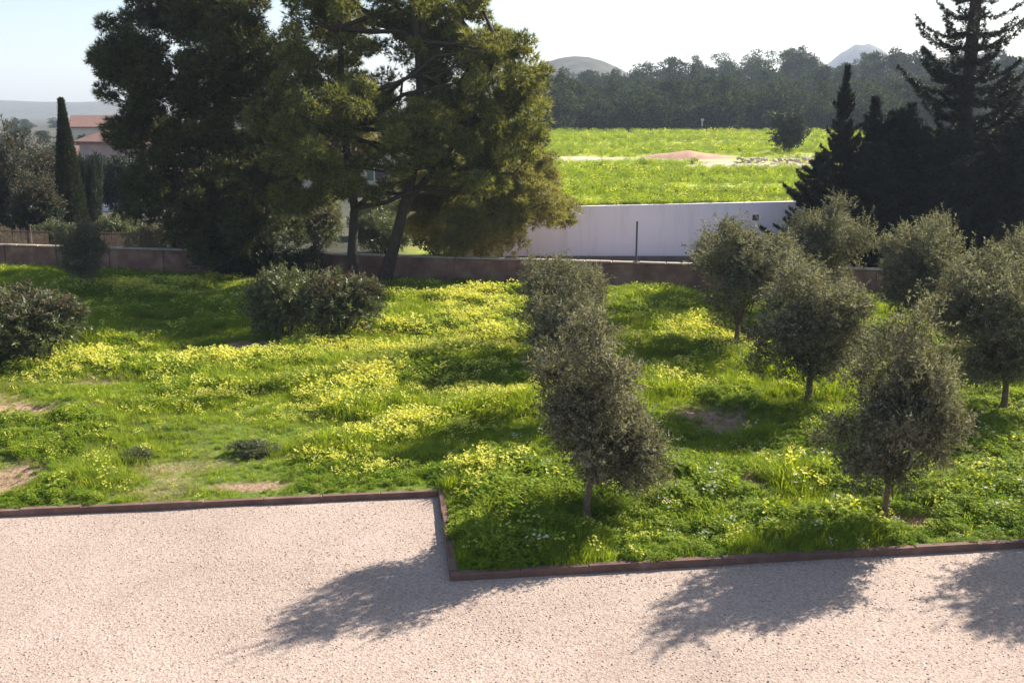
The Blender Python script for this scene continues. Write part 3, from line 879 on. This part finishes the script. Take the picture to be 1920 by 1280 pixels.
# cypress: tapered column of small sprays
rng = np.random.default_rng(41)
n = 9000
zz = rng.random(n) ** 0.85
rad = 0.86 * np.clip(np.minimum(zz * 7 + 0.35, 1.0) * (1 - zz ** 1.7) ** 1.15, 0.03, 1) * (0.7 + 0.35 * rng.random(n) ** 0.5)
aa = rng.uniform(0, 6.283, n)
P = np.stack([np.cos(aa) * rad, np.sin(aa) * rad, 0.25 + zz * 6.9], 1)
D = norm(np.stack([np.cos(aa) * 0.35, np.sin(aa) * 0.35, np.ones(n)], 1) + rng.normal(size=(n, 3)) * 0.22)
g = Geo(); twig_leaves(g, rng, P, D, 5, 0.25, 0.13, 0.035, 0.35)
cyp = (g.mesh('cypress_crown', [M['cypress']]),)
g = Geo(); g.tube([(0, 0, -0.1), (0, 0, 2), (0, 0, 6.4)], [0.15, 0.11, 0.02], 8)
cyp = cyp + (g.mesh('cypress_trunk', [M['bark']], True),)
plant('cypress_tree', cyp, -22.9, 52.0, -0.07, 'single slim pointed cypress standing before the pink house', 'tree', 0, (0.82, 0.82, 1.0), pn=('crown', 'trunk'))

SH = {
    'round': make_shrub(51, [(0, 0, 1.0, 1.35, 1.3, 1.0), (-0.6, 0.1, 0.8, 0.9, 0.9, 0.8)], 2300, [M['shrub']], 0.11, 0.032),
    'mixed': make_shrub(52, [(0, 0, 1.0, 1.1, 1.1, 1.05)], 1700, [M['shrub'], M['dry']], 0.12, 0.034),
    'dark': make_shrub(53, [(0, 0, 1.1, 1.6, 1.3, 1.1)], 2200, [M['shrub_dark']], 0.13, 0.045),
    'drydark': make_shrub(54, [(0, 0, 2.2, 1.7, 1.6, 2.2), (0.3, 0, 4.0, 1.2, 1.2, 1.6)], 3600, [M['shrub_dark'], M['dry']], 0.14, 0.035, 12, 0.35, 0.46, 40),
    'small': make_shrub(55, [(0, 0, 0.5, 0.9, 0.8, 0.5)], 900, [M['shrub']], 0.1, 0.03),
}


def lz(x, y):
    return float(lawn_z(x, y)) - 0.04


plant('garden_shrub', SH['mixed'], -12.9, 25.7, lz(-12.9, 25.7), 'round speckled shrub at the edge of the lawn beside bare earth', 'shrub', 0, (1.2, 1.2, 0.98))
plant('garden_shrub', SH['round'], -15.8, 27.2, lz(-15.8, 27.2), 'shrub adjoining the round speckled shrub on its outer side', 'shrub', 2.0, 1.0)
plant('garden_shrub', SH['round'], -6.6, 28.9, lz(-6.6, 28.9), 'wide green shrub in mid lawn before the pine trunks', 'shrub', 1.0, (0.92, 0.9, 1.05))
plant('garden_shrub', SH['mixed'], -5.05, 28.4, lz(-5.05, 28.4), 'brown tipped shrub in mid lawn next to the wide green shrub', 'shrub', 0, (1.05, 0.95, 0.95))
plant('dark_shrub', SH['dark'], -10.9, 39.4, 0.1, 'dark evergreen shrub under the tall dark pine at the wall', 'shrub', 0, (0.95, 0.8, 1.1))
plant('dark_shrub', SH['dark'], -8.1, 38.6, 0.1, 'dark bluish shrub beside the double pine trunks at the wall', 'shrub', 2.0, (0.6, 0.6, 0.62))
plant('dark_shrub', SH['dark'], -13.4, 43.4, -0.07, 'dark shrub behind the wall under the dark pine', 'shrub', 1.0, (1.0, 0.9, 1.2))
plant('dry_tree', SH['drydark'], -25.6, 50.5, -0.07, 'tall brownish thin leaved tree outside the wall past the cypress', 'tree', 0, (1.0, 1.0, 1.15))
plant('dry_tree', SH['drydark'], -23.2, 48.6, -0.07, 'lower brownish bushy tree next to the cypress outside the wall', 'tree', 2.0, (0.85, 0.85, 0.74))
plant('dry_tree', SH['drydark'], -26.0, 55.5, -0.07, 'brownish tree behind the tall thin leaved tree', 'tree', 4.0, (1.1, 1.1, 1.0))
k = 0
for (x, y, s, kd, lab) in [(-21.0, 46.4, 0.9, 'round', 'green hedge shrub outside the wall at the foot of the cypress'),
                           (-18.6, 47.2, 1.0, 'round', 'green hedge shrub outside the wall before the pink house'),
                           (-16.4, 46.2, 0.85, 'mixed', 'browning hedge shrub outside the wall near the dark pine'),
                           (-23.6, 45.4, 0.8, 'mixed', 'browning hedge shrub outside the wall past the cypress'),
                           (-24.4, 58.0, (0.55, 0.55, 1.95), 'dark', 'dark round tree in front of the pink house'),
                           (-14.5, 60.0, 1.3, 'round', 'green shrub behind the dark pine near the cream house'),
                           (-11.0, 56.0, 1.2, 'round', 'green shrub seen below the two big pines'),
                           (-7.5, 55.0, 1.1, 'round', 'green shrub seen between the pine trunks'),
                           (-9.6, 49.0, 1.1, 'mixed', 'browning shrub behind the wall between the two big pines'),
                           (-6.2, 48.0, 1.0, 'round', 'green shrub behind the wall beyond the double pine trunks'),
                           (-3.6, 47.2, 1.1, 'mixed', 'browning shrub behind the low young pine'),
                           (-27.5, 62.0, 1.5, 'round', 'green shrub in front of the short white yard wall'),
                           (-25.2, 66.0, (1.3, 1.2, 1.75), 'dark', 'broad dark bush hiding the foot of the pink house'),
                           (-21.5, 63.0, 1.5, 'mixed', 'browning bush beside the pink house and the dark pine')]:
    plant('hedge_shrub', SH[kd], x, y, float(terrain_z(x, y)) - 0.05, lab, 'shrub', k * 1.3, s); k += 1
# green clumps in the lawn
plant('lawn_weed', SH['small'], -5.0, 18.3, lz(-5.0, 18.3), 'dark green weed clump on the lawn by the bay kerb', 'plant', 0, (0.55, 0.42, 0.24))
plant('lawn_weed', SH['small'], -7.2, 18.0, lz(-7.2, 18.0), 'low weed clump beside bare earth near the bay kerb', 'plant', 2.0, (0.35, 0.35, 0.28))

# ------------------------------------------------------------------ reed screen fence outside the wall (left)
fx0, fy0, fx1, fy1 = -34.0, 45.4, -13.0, 41.6
fa = math.atan2(fy1 - fy0, fx1 - fx0); fl = math.hypot(fx1 - fx0, fy1 - fy0)
root = tag(link('reed_fence', None, None, (fx0, fy0, -0.07), fa), 'brown reed screen fence just outside the low brown wall', 'fence')
post = Geo(); post.tube([(0, 0, 0), (0, 0, 1.95)], [0.045, 0.04], 8); post_me = post.mesh('post', [M['reed']])
for k in range(9):
    link('post', post_me, root, (k * fl / 8, 0.06, 0))
g = Geo()
for z in (0.5, 1.1, 1.65):
    g.box((fl / 2, 0.02, z), (fl, 0.03, 0.04))
link('rail', g.mesh('rail', [M['reed']]), root)
g = Geo()
rng = np.random.default_rng(8)
for xx in np.arange(0.05, fl, 0.045):
    if vnoise(xx * 0.7, 3, 2) < 0.12: continue
    h = 1.65 + rng.normal() * 0.09
    g.box((xx, -0.02 + rng.normal() * 0.006, h / 2 + 0.05), (0.022, 0.012, h), rng.normal() * 0.2)
tag(link('reeds', g.mesh('reeds', [M['reed']]), root), kind='stuff')

# ------------------------------------------------------------------ houses


def house(label, x, y, w, d, h, rz, wall, roof_h=1.3, wins=(), hip=False, z=0.0):
    root = tag(link('house', None, None, (x, y, z), rz), label, 'house', 'houses beyond the garden')
    g = Geo(); g.box((0, 0, h / 2 - 0.2), (w, d, h + 0.4)); link('wall', g.mesh('house_wall', [wall]), root)
    o = 0.35; X = w / 2 + o; Y = d / 2 + o
    V = [[-X, -Y, h], [X, -Y, h], [X, Y, h], [-X, Y, h], [-X + (X if hip else 0) * 0.45, 0, h + roof_h], [X - (X if hip else 0) * 0.45, 0, h + roof_h],
         [-X, -Y, h - 0.14], [X, -Y, h - 0.14], [X, Y, h - 0.14], [-X, Y, h - 0.14]]
    g = Geo(); g.add(V, [[0, 1, 5, 4], [2, 3, 4, 5], [6, 7, 1, 0], [7, 8, 2, 1], [8, 9, 3, 2], [9, 6, 0, 3], [9, 8, 7, 6]]); g.add(V, [[1, 2, 5], [3, 0, 4]])
    rf = link('roof', g.mesh('house_roof', [M['rooftile']]), root)
    g = Geo(); g.box((w * 0.25, d * 0.12, h + roof_h * 0.85), (0.5, 0.5, 1.2)); g.box((w * 0.25, d * 0.12, h + roof_h * 0.85 + 0.62), (0.62, 0.62, 0.1))
    link('chimney', g.mesh('chimney', [wall]), rf)
    for (wx, wz, ww, wh) in wins:
        yy = -d / 2
        g = Geo(); t = 0.09
        g.box((wx, yy - 0.02, wz + wh / 2), (ww + 2 * t, 0.1, t)); g.box((wx, yy - 0.02, wz - wh / 2), (ww + 2 * t + 0.1, 0.16, t))
        for s in (-1, 1): g.box((wx + s * (ww / 2 + t / 2), yy - 0.02, wz), (t, 0.1, wh - t))
        wi = link('window', g.mesh('window', [wall]), root)
        g = Geo(); g.box((wx, yy - 0.004, wz), (ww, 0.02, wh)); link('pane', g.mesh('pane', [M['glass']]), wi)
        for s in (-1, 1):
            g = Geo(); g.box((wx + s * (ww * 0.75 + t + 0.02), yy - 0.035, wz), (ww * 0.48, 0.04, wh))
            link('shutter', g.mesh('shutter', [M['shutter']]), wi)


house('pink rendered house with red tiled roof behind the cypress', -30.0, 84, 7.2, 8, 4.3, -0.45, M['pinkwall'], 1.1, [(-1.9, 2.6, 1.0, 1.3), (1.2, 2.6, 1.0, 1.3), (-1.9, 0.9, 1.0, 1.3)], z=0.1)
house('small cream gabled house adjoining the pink house', -35.6, 88, 5.0, 6, 3.0, 0.35, M['creamwall'], 0.8, [(0, 2.4, 1.0, 1.2)], z=0.1)
house('long cream house mostly hidden behind the two big pines', -14.5, 88, 11.5, 8, 3.4, 0.15, M['creamwall'], 1.3, [(-3.6, 1.6, 1.1, 1.3), (-0.5, 1.6, 1.1, 1.3), (3, 1.6, 1.1, 1.3)], True, z=0.15)
house('far white house with red roof on the plain', -58, 150, 12, 8, 4.5, 0.3, M['creamwall'], 1.6, [(-3, 2.2, 1.1, 1.3), (3, 2.2, 1.1, 1.3)], z=0.3)
root = tag(link('yard_wall', None, None, (-28.2, 70, 0), -0.05), 'short low white wall in front of the pink house', 'wall')
g = Geo(); g.box((0, 0, 0.25), (2.4, 0.25, 0.7)); link('wall_face', g.mesh('yard_wall', [M['plaster']]), root)
g = Geo(); g.box((0, 0, 0.64), (2.5, 0.36, 0.08)); link('coping', g.mesh('yard_coping', [M['whitepaint']]), root)

# ------------------------------------------------------------------ field: earth mound, rubble, lone tree, white marker
g = Geo()
nth, nrr = 40, 12
V = []; rng = np.random.default_rng(3)
for i in range(nrr):
    for j in range(nth):
        rr = i / (nrr - 1); th = j * 2 * math.pi / nth
        k = 1 + 0.25 * (vnoise(th * 1.4, 2, 4) - 0.5) * rr
        xx, yy = 5.2 * rr * k * math.cos(th), 3.0 * rr * k * math.sin(th)
        V.append([xx, yy, 0.5 * (1 - rr ** 1.6) * (0.75 + 0.5 * vnoise(xx * 0.6, yy * 0.6, 6)) - 0.25 * rr])
F = [[i * nth + j, i * nth + (j + 1) % nth, (i + 1) * nth + (j + 1) % nth, (i + 1) * nth + j] for i in range(nrr - 1) for j in range(nth)]
g.add(V, [f[::-1] for f in F])
mo = link('earth_mound', g.mesh('earth_mound', [M['redearth']], True), None, (15.3, 88, float(terrain_z(15.3, 88)) + 0.1))
tag(mo, 'low mound of bare reddish earth in the green field', 'mound')


def rock_mesh(seed):
    rng = np.random.default_rng(seed)
    import bmesh
    bm = bmesh.new(); bmesh.ops.create_icosphere(bm, subdivisions=1, radius=0.5)
    for v in bm.verts:
        v.co *= rng.uniform(0.72, 1.15); v.co.z *= 0.7
    me = bpy.data.meshes.new('rubble_stone'); bm.to_mesh(me); bm.free(); me.materials.append(M['rubble'])
    return me


rocks = [rock_mesh(s) for s in (1, 2, 3)]
root = tag(link('rubble_heap', None, None, (22.0, 83.0, float(terrain_z(22, 83)))), 'line of pale rubble stones across the field near the lone round tree', 'rubble')
for k in range(42):
    xx = random.uniform(-3.4, 4.2); yy = random.gauss(0, 0.45)
    o = link('rubble_stone', rocks[k % 3], root, (xx, yy, 0.12 + random.uniform(0, 0.22)), random.uniform(0, 6), random.uniform(0.25, 0.6))

SHR = make_shrub(56, [(0, 0, 1.9, 1.7, 1.6, 1.6)], 1500, [M['shrub_dark']], 0.2, 0.08, 12, 0.3, 0.4, 14)
plant('lone_tree', SHR, 26.0, 96.0, float(terrain_z(26, 96)) - 0.1, 'lone dark round tree standing in the green field', 'tree', pn=('crown', 'trunk'))
root = tag(link('marker_post', None, None, (31.0, 166, float(terrain_z(31, 166)))), 'small white marker post at the edge of the far wood', 'post')
g = Geo(); g.tube([(0, 0, -0.2), (0, 0, 1.9)], [0.14, 0.13], 8); link('shaft', g.mesh('shaft', [M['whitepaint']]), root)
g = Geo(); g.box((0, 0, 1.95), (0.42, 0.42, 0.3)); link('head', g.mesh('head', [M['whitepaint']]), root)

# ------------------------------------------------------------------ the far wood: single pines, shared meshes


def make_wood_tree(seed, h, r):
    rng = np.random.default_rng(seed)
    g = Geo()
    k = 22
    C = np.stack([rng.normal(size=k) * r * 0.42, rng.normal(size=k) * r * 0.42, h * rng.uniform(0.12, 0.9, k)], 1)
    C = np.concatenate([C, [[0, 0, h * 0.93], [0, 0, h * 0.6]]])
    n = 2400
    ci = rng.integers(0, len(C), n)
    b = ball(rng, n, 0.4)
    P = C[ci] + b * np.array([r * 0.45, r * 0.45, h * 0.12])
    D = norm(b + np.array([0, 0, 0.4]) + rng.normal(size=(n, 3)) * 0.5)
    leaf_quads(g, P, D, 0.75 * rng.uniform(0.6, 1.2, n), 0.34, 0, rng)
    t = Geo(); t.tube([(0, 0, -0.5), (0.1, 0, h * 0.4), (0, 0, h * 0.85)], [0.22, 0.16, 0.05], 6)
    for e in C[:7]:
        t.tube(limb((0, 0, h * 0.4), e, 4, 0, rng), [0.09, 0.07, 0.05, 0.02], 5)
    return g.mesh('wood_crown', [M['wood_leaf']]), t.mesh('wood_trunk', [M['bark']], True)


WT = [make_wood_tree(60 + i, h, r) for i, (h, r) in enumerate([(8.5, 4.0), (9.5, 3.6), (7.0, 4.4), (10.5, 3.0), (6.0, 4.2)])]
rng = np.random.default_rng(70)
cnt = 0
for row, Y in enumerate([169, 176, 184, 193, 203, 215, 229, 245, 263, 284, 308]):
    step = 4.5 + row * 0.42
    xl = -34 + row * 3
    x = xl + rng.uniform(0, 3)
    while x < 0.60 * Y + 6:
        yy = Y + rng.normal() * 2.0; xx = x + rng.normal() * 1.2
        m_ = WT[int(rng.integers(5))]
        s = rng.uniform(0.68, 0.95)
        r = tag(link('wood_pine', None, None, (xx, yy, float(terrain_z(xx, yy)) - 0.2), rng.uniform(0, 6.28), (s * rng.uniform(0.9, 1.2), s * rng.uniform(0.9, 1.2), s)),
                'pine tree among many in the dense wood beyond the field', 'tree', 'pines of the far wood')
        link('crown', m_[0], r); link('trunk', m_[1], r); cnt += 1
        x += step * rng.uniform(0.75, 1.25)
print('wood trees', cnt)
for k in range(46):                                # scattered trees on the plain at the left
    Y = rng.uniform(110, 420); xx = -Y * rng.uniform(0.2, 0.58)
    if -42 < xx < -6 and Y < 100: continue
    m_ = WT[int(rng.integers(5))]; s = rng.uniform(0.28, 0.5)
    r = tag(link('plain_tree', None, None, (xx, Y, float(terrain_z(xx, Y)) - 0.2), rng.uniform(0, 6.28), (s * 1.3, s * 1.3, s)),
            'small tree scattered on the hazy plain beyond the houses', 'tree', 'trees on the plain')
    link('crown', m_[0], r); link('trunk', m_[1], r)

# ------------------------------------------------------------------ grass, clover and flowers (instanced tufts)


def tuft(seed, n, h0, h1, rad, w, mat, lean=0.35):
    rng = np.random.default_rng(seed)
    a = rng.uniform(0, 6.283, n); r = rad * np.sqrt(rng.random(n))
    P = np.stack([np.cos(a) * r, np.sin(a) * r, np.full(n, -0.03)], 1)
    h = rng.uniform(h0, h1, n)
    d = norm(np.stack([np.cos(a), np.sin(a), np.zeros(n)], 1) + rng.normal(size=(n, 3)) * np.array([0.8, 0.8, 0]))
    S = norm(np.cross(d, [0, 0, 1]))
    mid = P + d * (h * lean * 0.35)[:, None] + np.array([0, 0, 1]) * (h * 0.6)[:, None]
    tip = P + d * (h * lean * 1.2)[:, None] + np.array([0, 0, 1]) * h[:, None]
    g = Geo()
    V = np.stack([P - S * w / 2, P + S * w / 2, mid + S * w * 0.42, mid - S * w * 0.42], 1).reshape(-1, 3)
    V2 = np.stack([mid - S * w * 0.42, mid + S * w * 0.42, tip], 1).reshape(-1, 3)
    g.add(V, np.arange(4 * n).reshape(n, 4)); g.add(V2, np.arange(3 * n).reshape(n, 3))
    return g, mat


def clover(seed, n, rad, h0, h1, size):
    rng = np.random.default_rng(seed)
    a = rng.uniform(0, 6.283, n); r = rad * np.sqrt(rng.random(n))
    P = np.stack([np.cos(a) * r, np.sin(a) * r, rng.uniform(h0, h1, n) * (1 - 0.5 * (r / rad) ** 2)], 1)
    g = Geo()
    for k in range(3):
        th = a + k * 2.094
        D = norm(np.stack([np.cos(th), np.sin(th), rng.normal(size=n) * 0.3 + 0.1], 1))
        S = norm(np.cross(D, [0, 0, 1]) + rng.normal(size=(n, 3)) * 0.2)
        L = size * rng.uniform(0.7, 1.2, n)[:, None]
        V = np.stack([P, P + D * L * 0.6 + S * L * 0.45, P + D * L, P + D * L * 0.6 - S * L * 0.45], 1).reshape(-1, 3)
        g.add(V, np.arange(4 * n).reshape(n, 4))
    return g


def flowers(seed, n, rad, h0, h1, size, petal=1):
    rng = np.random.default_rng(seed)
    g = clover(seed + 100, n, rad, 0.06, h1 * 0.6, 0.05)
    a = rng.uniform(0, 6.283, n); r = rad * np.sqrt(rng.random(n)); h = rng.uniform(h0, h1, n)
    B = np.stack([np.cos(a) * r * 0.8, np.sin(a) * r * 0.8, np.full(n, -0.03)], 1)
    T = np.stack([np.cos(a) * r, np.sin(a) * r, h], 1)
    S = norm(np.stack([-np.sin(a), np.cos(a), np.zeros(n)], 1)) * 0.004
    g.add(np.stack([B - S, B + S, T], 1).reshape(-1, 3), np.arange(3 * n).reshape(n, 3), 0)
    tilt = norm(np.stack([rng.normal(size=n) * 0.5, rng.normal(size=n) * 0.5, np.ones(n)], 1))
    U = norm(np.cross(tilt, rng.normal(size=(n, 3)))); W = np.cross(tilt, U)
    for k in range(5):
        t0 = k * 1.2566; 
        d = U * math.cos(t0) + W * math.sin(t0); s = -U * math.sin(t0) + W * math.cos(t0)
        sz = size * rng.uniform(0.8, 1.25, n)[:, None]
        V = np.stack([T, T + d * sz * 0.6 + s * sz * 0.36 + tilt * sz * 0.35, T + d * sz + tilt * sz * 0.4, T + d * sz * 0.6 - s * sz * 0.36 + tilt * sz * 0.35], 1).reshape(-1, 3)
        g.add(V, np.arange(4 * n).reshape(n, 4), petal)
    return g


src = bpy.data.collections.new('tuft_sources')
variants = []


def src_obj(name, me):
    o = bpy.data.objects.new(name, me)
    src.objects.link(o)
    variants.append(o)


for i, (g, mt) in enumerate([tuft(1, 34, 0.10, 0.24, 0.15, 0.011, 'grass'), tuft(2, 30, 0.14, 0.32, 0.14, 0.012, 'grass', 0.5), tuft(3, 26, 0.2, 0.42, 0.13, 0.012, 'grass', 0.6), tuft(4, 26, 0.06, 0.18, 0.16, 0.010, 'drygrass', 0.8)]):
    src_obj('tuft_%02d' % i, g.mesh('tuft', [M[mt]]))
src_obj('tuft_04', clover(5, 60, 0.19, 0.05, 0.2, 0.042).mesh('clover', [M['clover']]))
src_obj('tuft_05', clover(6, 60, 0.2, 0.08, 0.28, 0.044).mesh('clover', [M['grass']]))
src_obj('tuft_06', flowers(7, 15, 0.2, 0.2, 0.34, 0.03).mesh('flowers', [M['clover'], M['yellow']]))
src_obj('tuft_07', flowers(8, 10, 0.2, 0.14, 0.28, 0.028).mesh('flowers', [M['grass'], M['yellow']]))
src_obj('tuft_08', flowers(9, 9, 0.2, 0.12, 0.3, 0.026).mesh('flowers', [M['clover'], M['white_petal']]))


def pebble(seed):
    rng = np.random.default_rng(seed)
    import bmesh
    bm = bmesh.new(); bmesh.ops.create_icosphere(bm, subdivisions=1, radius=1.0)
    for v in bm.verts:
        v.co *= rng.uniform(0.75, 1.15); v.co.z *= 0.6
    me = bpy.data.meshes.new('pebble'); bm.to_mesh(me); bm.free(); me.materials.append(M['stone'])
    return me


src_obj('tuft_09', pebble(5))
src_obj('tuft_10', pebble(6))


def scatter(name, P, vi, scl, label, cat, tilt=0.15, seed=0):
    rng = np.random.default_rng(seed)
    n = len(P)
    me = bpy.data.meshes.new(name)
    me.vertices.add(n); me.vertices.foreach_set('co', np.asarray(P, np.float32).ravel())
    a = me.attributes.new('vi', 'INT', 'POINT'); a.data.foreach_set('value', np.asarray(vi, np.int32))
    a = me.attributes.new('scl', 'FLOAT', 'POINT'); a.data.foreach_set('value', np.asarray(scl, np.float32))
    rot = np.stack([rng.normal(size=n) * tilt, rng.normal(size=n) * tilt, rng.uniform(0, 6.283, n)], 1).astype(np.float32)
    a = me.attributes.new('rot', 'FLOAT_VECTOR', 'POINT'); a.data.foreach_set('vector', rot.ravel())
    o = tag(link(name, me), label, cat, kind='stuff')
    ng = bpy.data.node_groups.new(name, 'GeometryNodeTree')
    ng.interface.new_socket('Geometry', in_out='INPUT', socket_type='NodeSocketGeometry')
    ng.interface.new_socket('Geometry', in_out='OUTPUT', socket_type='NodeSocketGeometry')
    gi = ng.nodes.new('NodeGroupInput'); go = ng.nodes.new('NodeGroupOutput')
    ip = ng.nodes.new('GeometryNodeInstanceOnPoints')
    ci = ng.nodes.new('GeometryNodeCollectionInfo'); ci.inputs['Collection'].default_value = src
    ci.inputs['Separate Children'].default_value = True; ci.inputs['Reset Children'].default_value = True
    ip.inputs['Pick Instance'].default_value = True

    def attr(nm, ty):
        n_ = ng.nodes.new('GeometryNodeInputNamedAttribute'); n_.data_type = ty; n_.inputs['Name'].default_value = nm
        return [s_ for s_ in n_.outputs if s_.enabled and s_.name == 'Attribute'][0]
    L = ng.links.new
    L(gi.outputs[0], ip.inputs['Points']); L(ci.outputs[0], ip.inputs['Instance'])
    L(attr('vi', 'INT'), ip.inputs['Instance Index'])
    e2r = ng.nodes.new('FunctionNodeEulerToRotation'); L(attr('rot', 'FLOAT_VECTOR'), e2r.inputs[0]); L(e2r.outputs[0], ip.inputs['Rotation'])
    L(attr('scl', 'FLOAT'), ip.inputs['Scale'])
    L(ip.outputs[0], go.inputs[0])
    md = o.modifiers.new('scatter', 'NODES'); md.node_group = ng
    return o


rng = np.random.default_rng(100)
n = 150000
Y = np.sqrt(rng.uniform(12.0 ** 2, 43.0 ** 2, n))
X = rng.uniform(-1, 1, n) * (0.57 * Y + 3.0)
u, v = xy2uv(X, Y)
inside = (((u < UC) & (v > V1 + 0.05)) | ((u >= UC + 0.06) & (v > V2 + 0.05))) & (Y < wall_y(X) - 0.2)
d = dirt_at(X, Y)
inside &= rng.random(n) > d * 0.55
X = X[inside]; Y = Y[inside]; d = d[inside]; n = len(X)
dens = rng.random(n) < np.clip(0.62 + 0.5 * fbm(X * 0.8, Y * 0.8, 41), 0, 1)
X = X[dens]; Y = Y[dens]; d = d[dens]; n = len(X)
fl = blobs(X, Y, FLOWERS, 1.0)
tall = fbm(X * 0.55, Y * 0.7, 45)
q = rng.random(n)
clv = fbm(X * 0.4 + 9, Y * 0.4, 47)
vi = np.where(q < 0.45, 0, np.where(q < 0.8, 1, 2))
vi = np.where((tall < 0.45) & (vi == 2), 0, vi)
vi = np.where((clv > 0.48) & (rng.random(n) < 0.75), np.where(rng.random(n) < 0.6, 4, 5), vi)
isf = rng.random(n) < fl * 0.5 * sstep(0.3, 0.6, fbm(X * 0.9, Y * 1.6, 49)) + 0.03
vi = np.where(isf, np.where(rng.random(n) < 0.6, 6, 7), vi)
wf = (rng.random(n) < 0.012) & (X > 0) & (Y < 19)
vi = np.where(wf, 8, vi)
vi = np.where((rng.random(n) < 0.08 + 0.5 * (d > 0.15) + 0.2 * ((X < -3) & (Y < 21))) & ~isf, 3, vi)
scl = (0.5 + 0.75 * sstep(0.3, 0.75, tall)) * rng.uniform(0.75, 1.25, n) * (1 - 0.45 * d) * (1 + 0.012 * np.maximum(Y - 20, 0))
scl = np.where(X < -4 - 0.0 * Y, scl * np.where(Y < 20, 0.62, 0.85), scl)
ue, ve = xy2uv(X, Y)
edge = np.where(ue < UC, ve - V1, np.minimum(ve - V2, np.where(ve < V1, ue - UC, 9)))
scl = scl * (0.5 + 0.5 * sstep(0.05, 0.6, edge)) * (1 - 0.45 * (1 - sstep(0.2, 3.0, wall_y(X) - Y)))
scatter('lawn_grass', np.stack([X, Y, lawn_z(X, Y)], 1), vi, scl, 'uneven green grass with yellow and white wildflowers covering the garden', 'grass', 0.18, 1)
print('lawn tufts', n)

# field grass and flowers beyond the white wall
n = 38000
Y = 45.5 + 118 * rng.random(n) ** 1.7
X = rng.uniform(-0.12, 0.62, n) * Y
bk_ = sstep(77, 81, Y) * (1 - sstep(90, 94, Y)) * sstep(0.42, 0.55, fbm(X * 0.10, Y * 0.3, 88))
ok = (X > -3) & (rng.random(n) > bk_ * 0.95) & (((X - 15.3) / 5) ** 2 + ((Y - 88) / 3) ** 2 > 0.9) & (rng.random(n) < np.clip(3.2 * (fbm(X * 0.07, Y * 0.33, 14) - 0.28), 0.08, 1))
X = X[ok]; Y = Y[ok]; n = len(X)
q = rng.random(n)
vi = np.where(q < 0.45, 1, np.where(q < 0.8, 5, np.where(q < 0.9, 7, 3)))
scatter('field_grass', np.stack([X, Y, terrain_z(X, Y)], 1), vi, rng.uniform(0.7, 1.6, n) * (1 + 0.008 * (Y - 45)), 'bright green and yellow grass of the field behind the white wall', 'grass', 0.15, 2)

# loose stones on the gravel
n = 26000
Y = np.sqrt(rng.uniform(7.5 ** 2, 17 ** 2, n)); X = rng.uniform(-1, 1, n) * (0.56 * Y + 2.5)
u, v = xy2uv(X, Y)
ok = ((u < UC - 0.1) & (v < V1 - 0.1)) | (v < V2 - 0.1)
X = X[ok]; Y = Y[ok]; n = len(X)
scatter('gravel_stones', np.stack([X, Y, 0.02 * (fbm(X * 0.5, Y * 0.5, 61) - 0.5) + 0.002], 1), rng.integers(9, 11, n), 0.006 + 0.014 * rng.random(n) ** 3, 'loose pale pinkish stones strewn over the gravel court', 'gravel', 0.4, 3)

# ------------------------------------------------------------------ haze
m, nt, out = newmat('haze')
pv = N(nt, 'ShaderNodeVolumePrincipled')
pv.inputs['Color'].default_value = (0.72, 0.82, 1.0, 1)
pv.inputs['Density'].default_value = 0.00032
pv.inputs['Anisotropy'].default_value = 0.1
nt.links.new(pv.outputs[0], out.inputs['Volume'])
g = Geo(); g.box((0, 1290, 65), (7000, 2700, 134))
tag(link('haze', g.mesh('haze', [m])), 'thin pale haze in the air over the plain and hills', 'haze', kind='stuff')
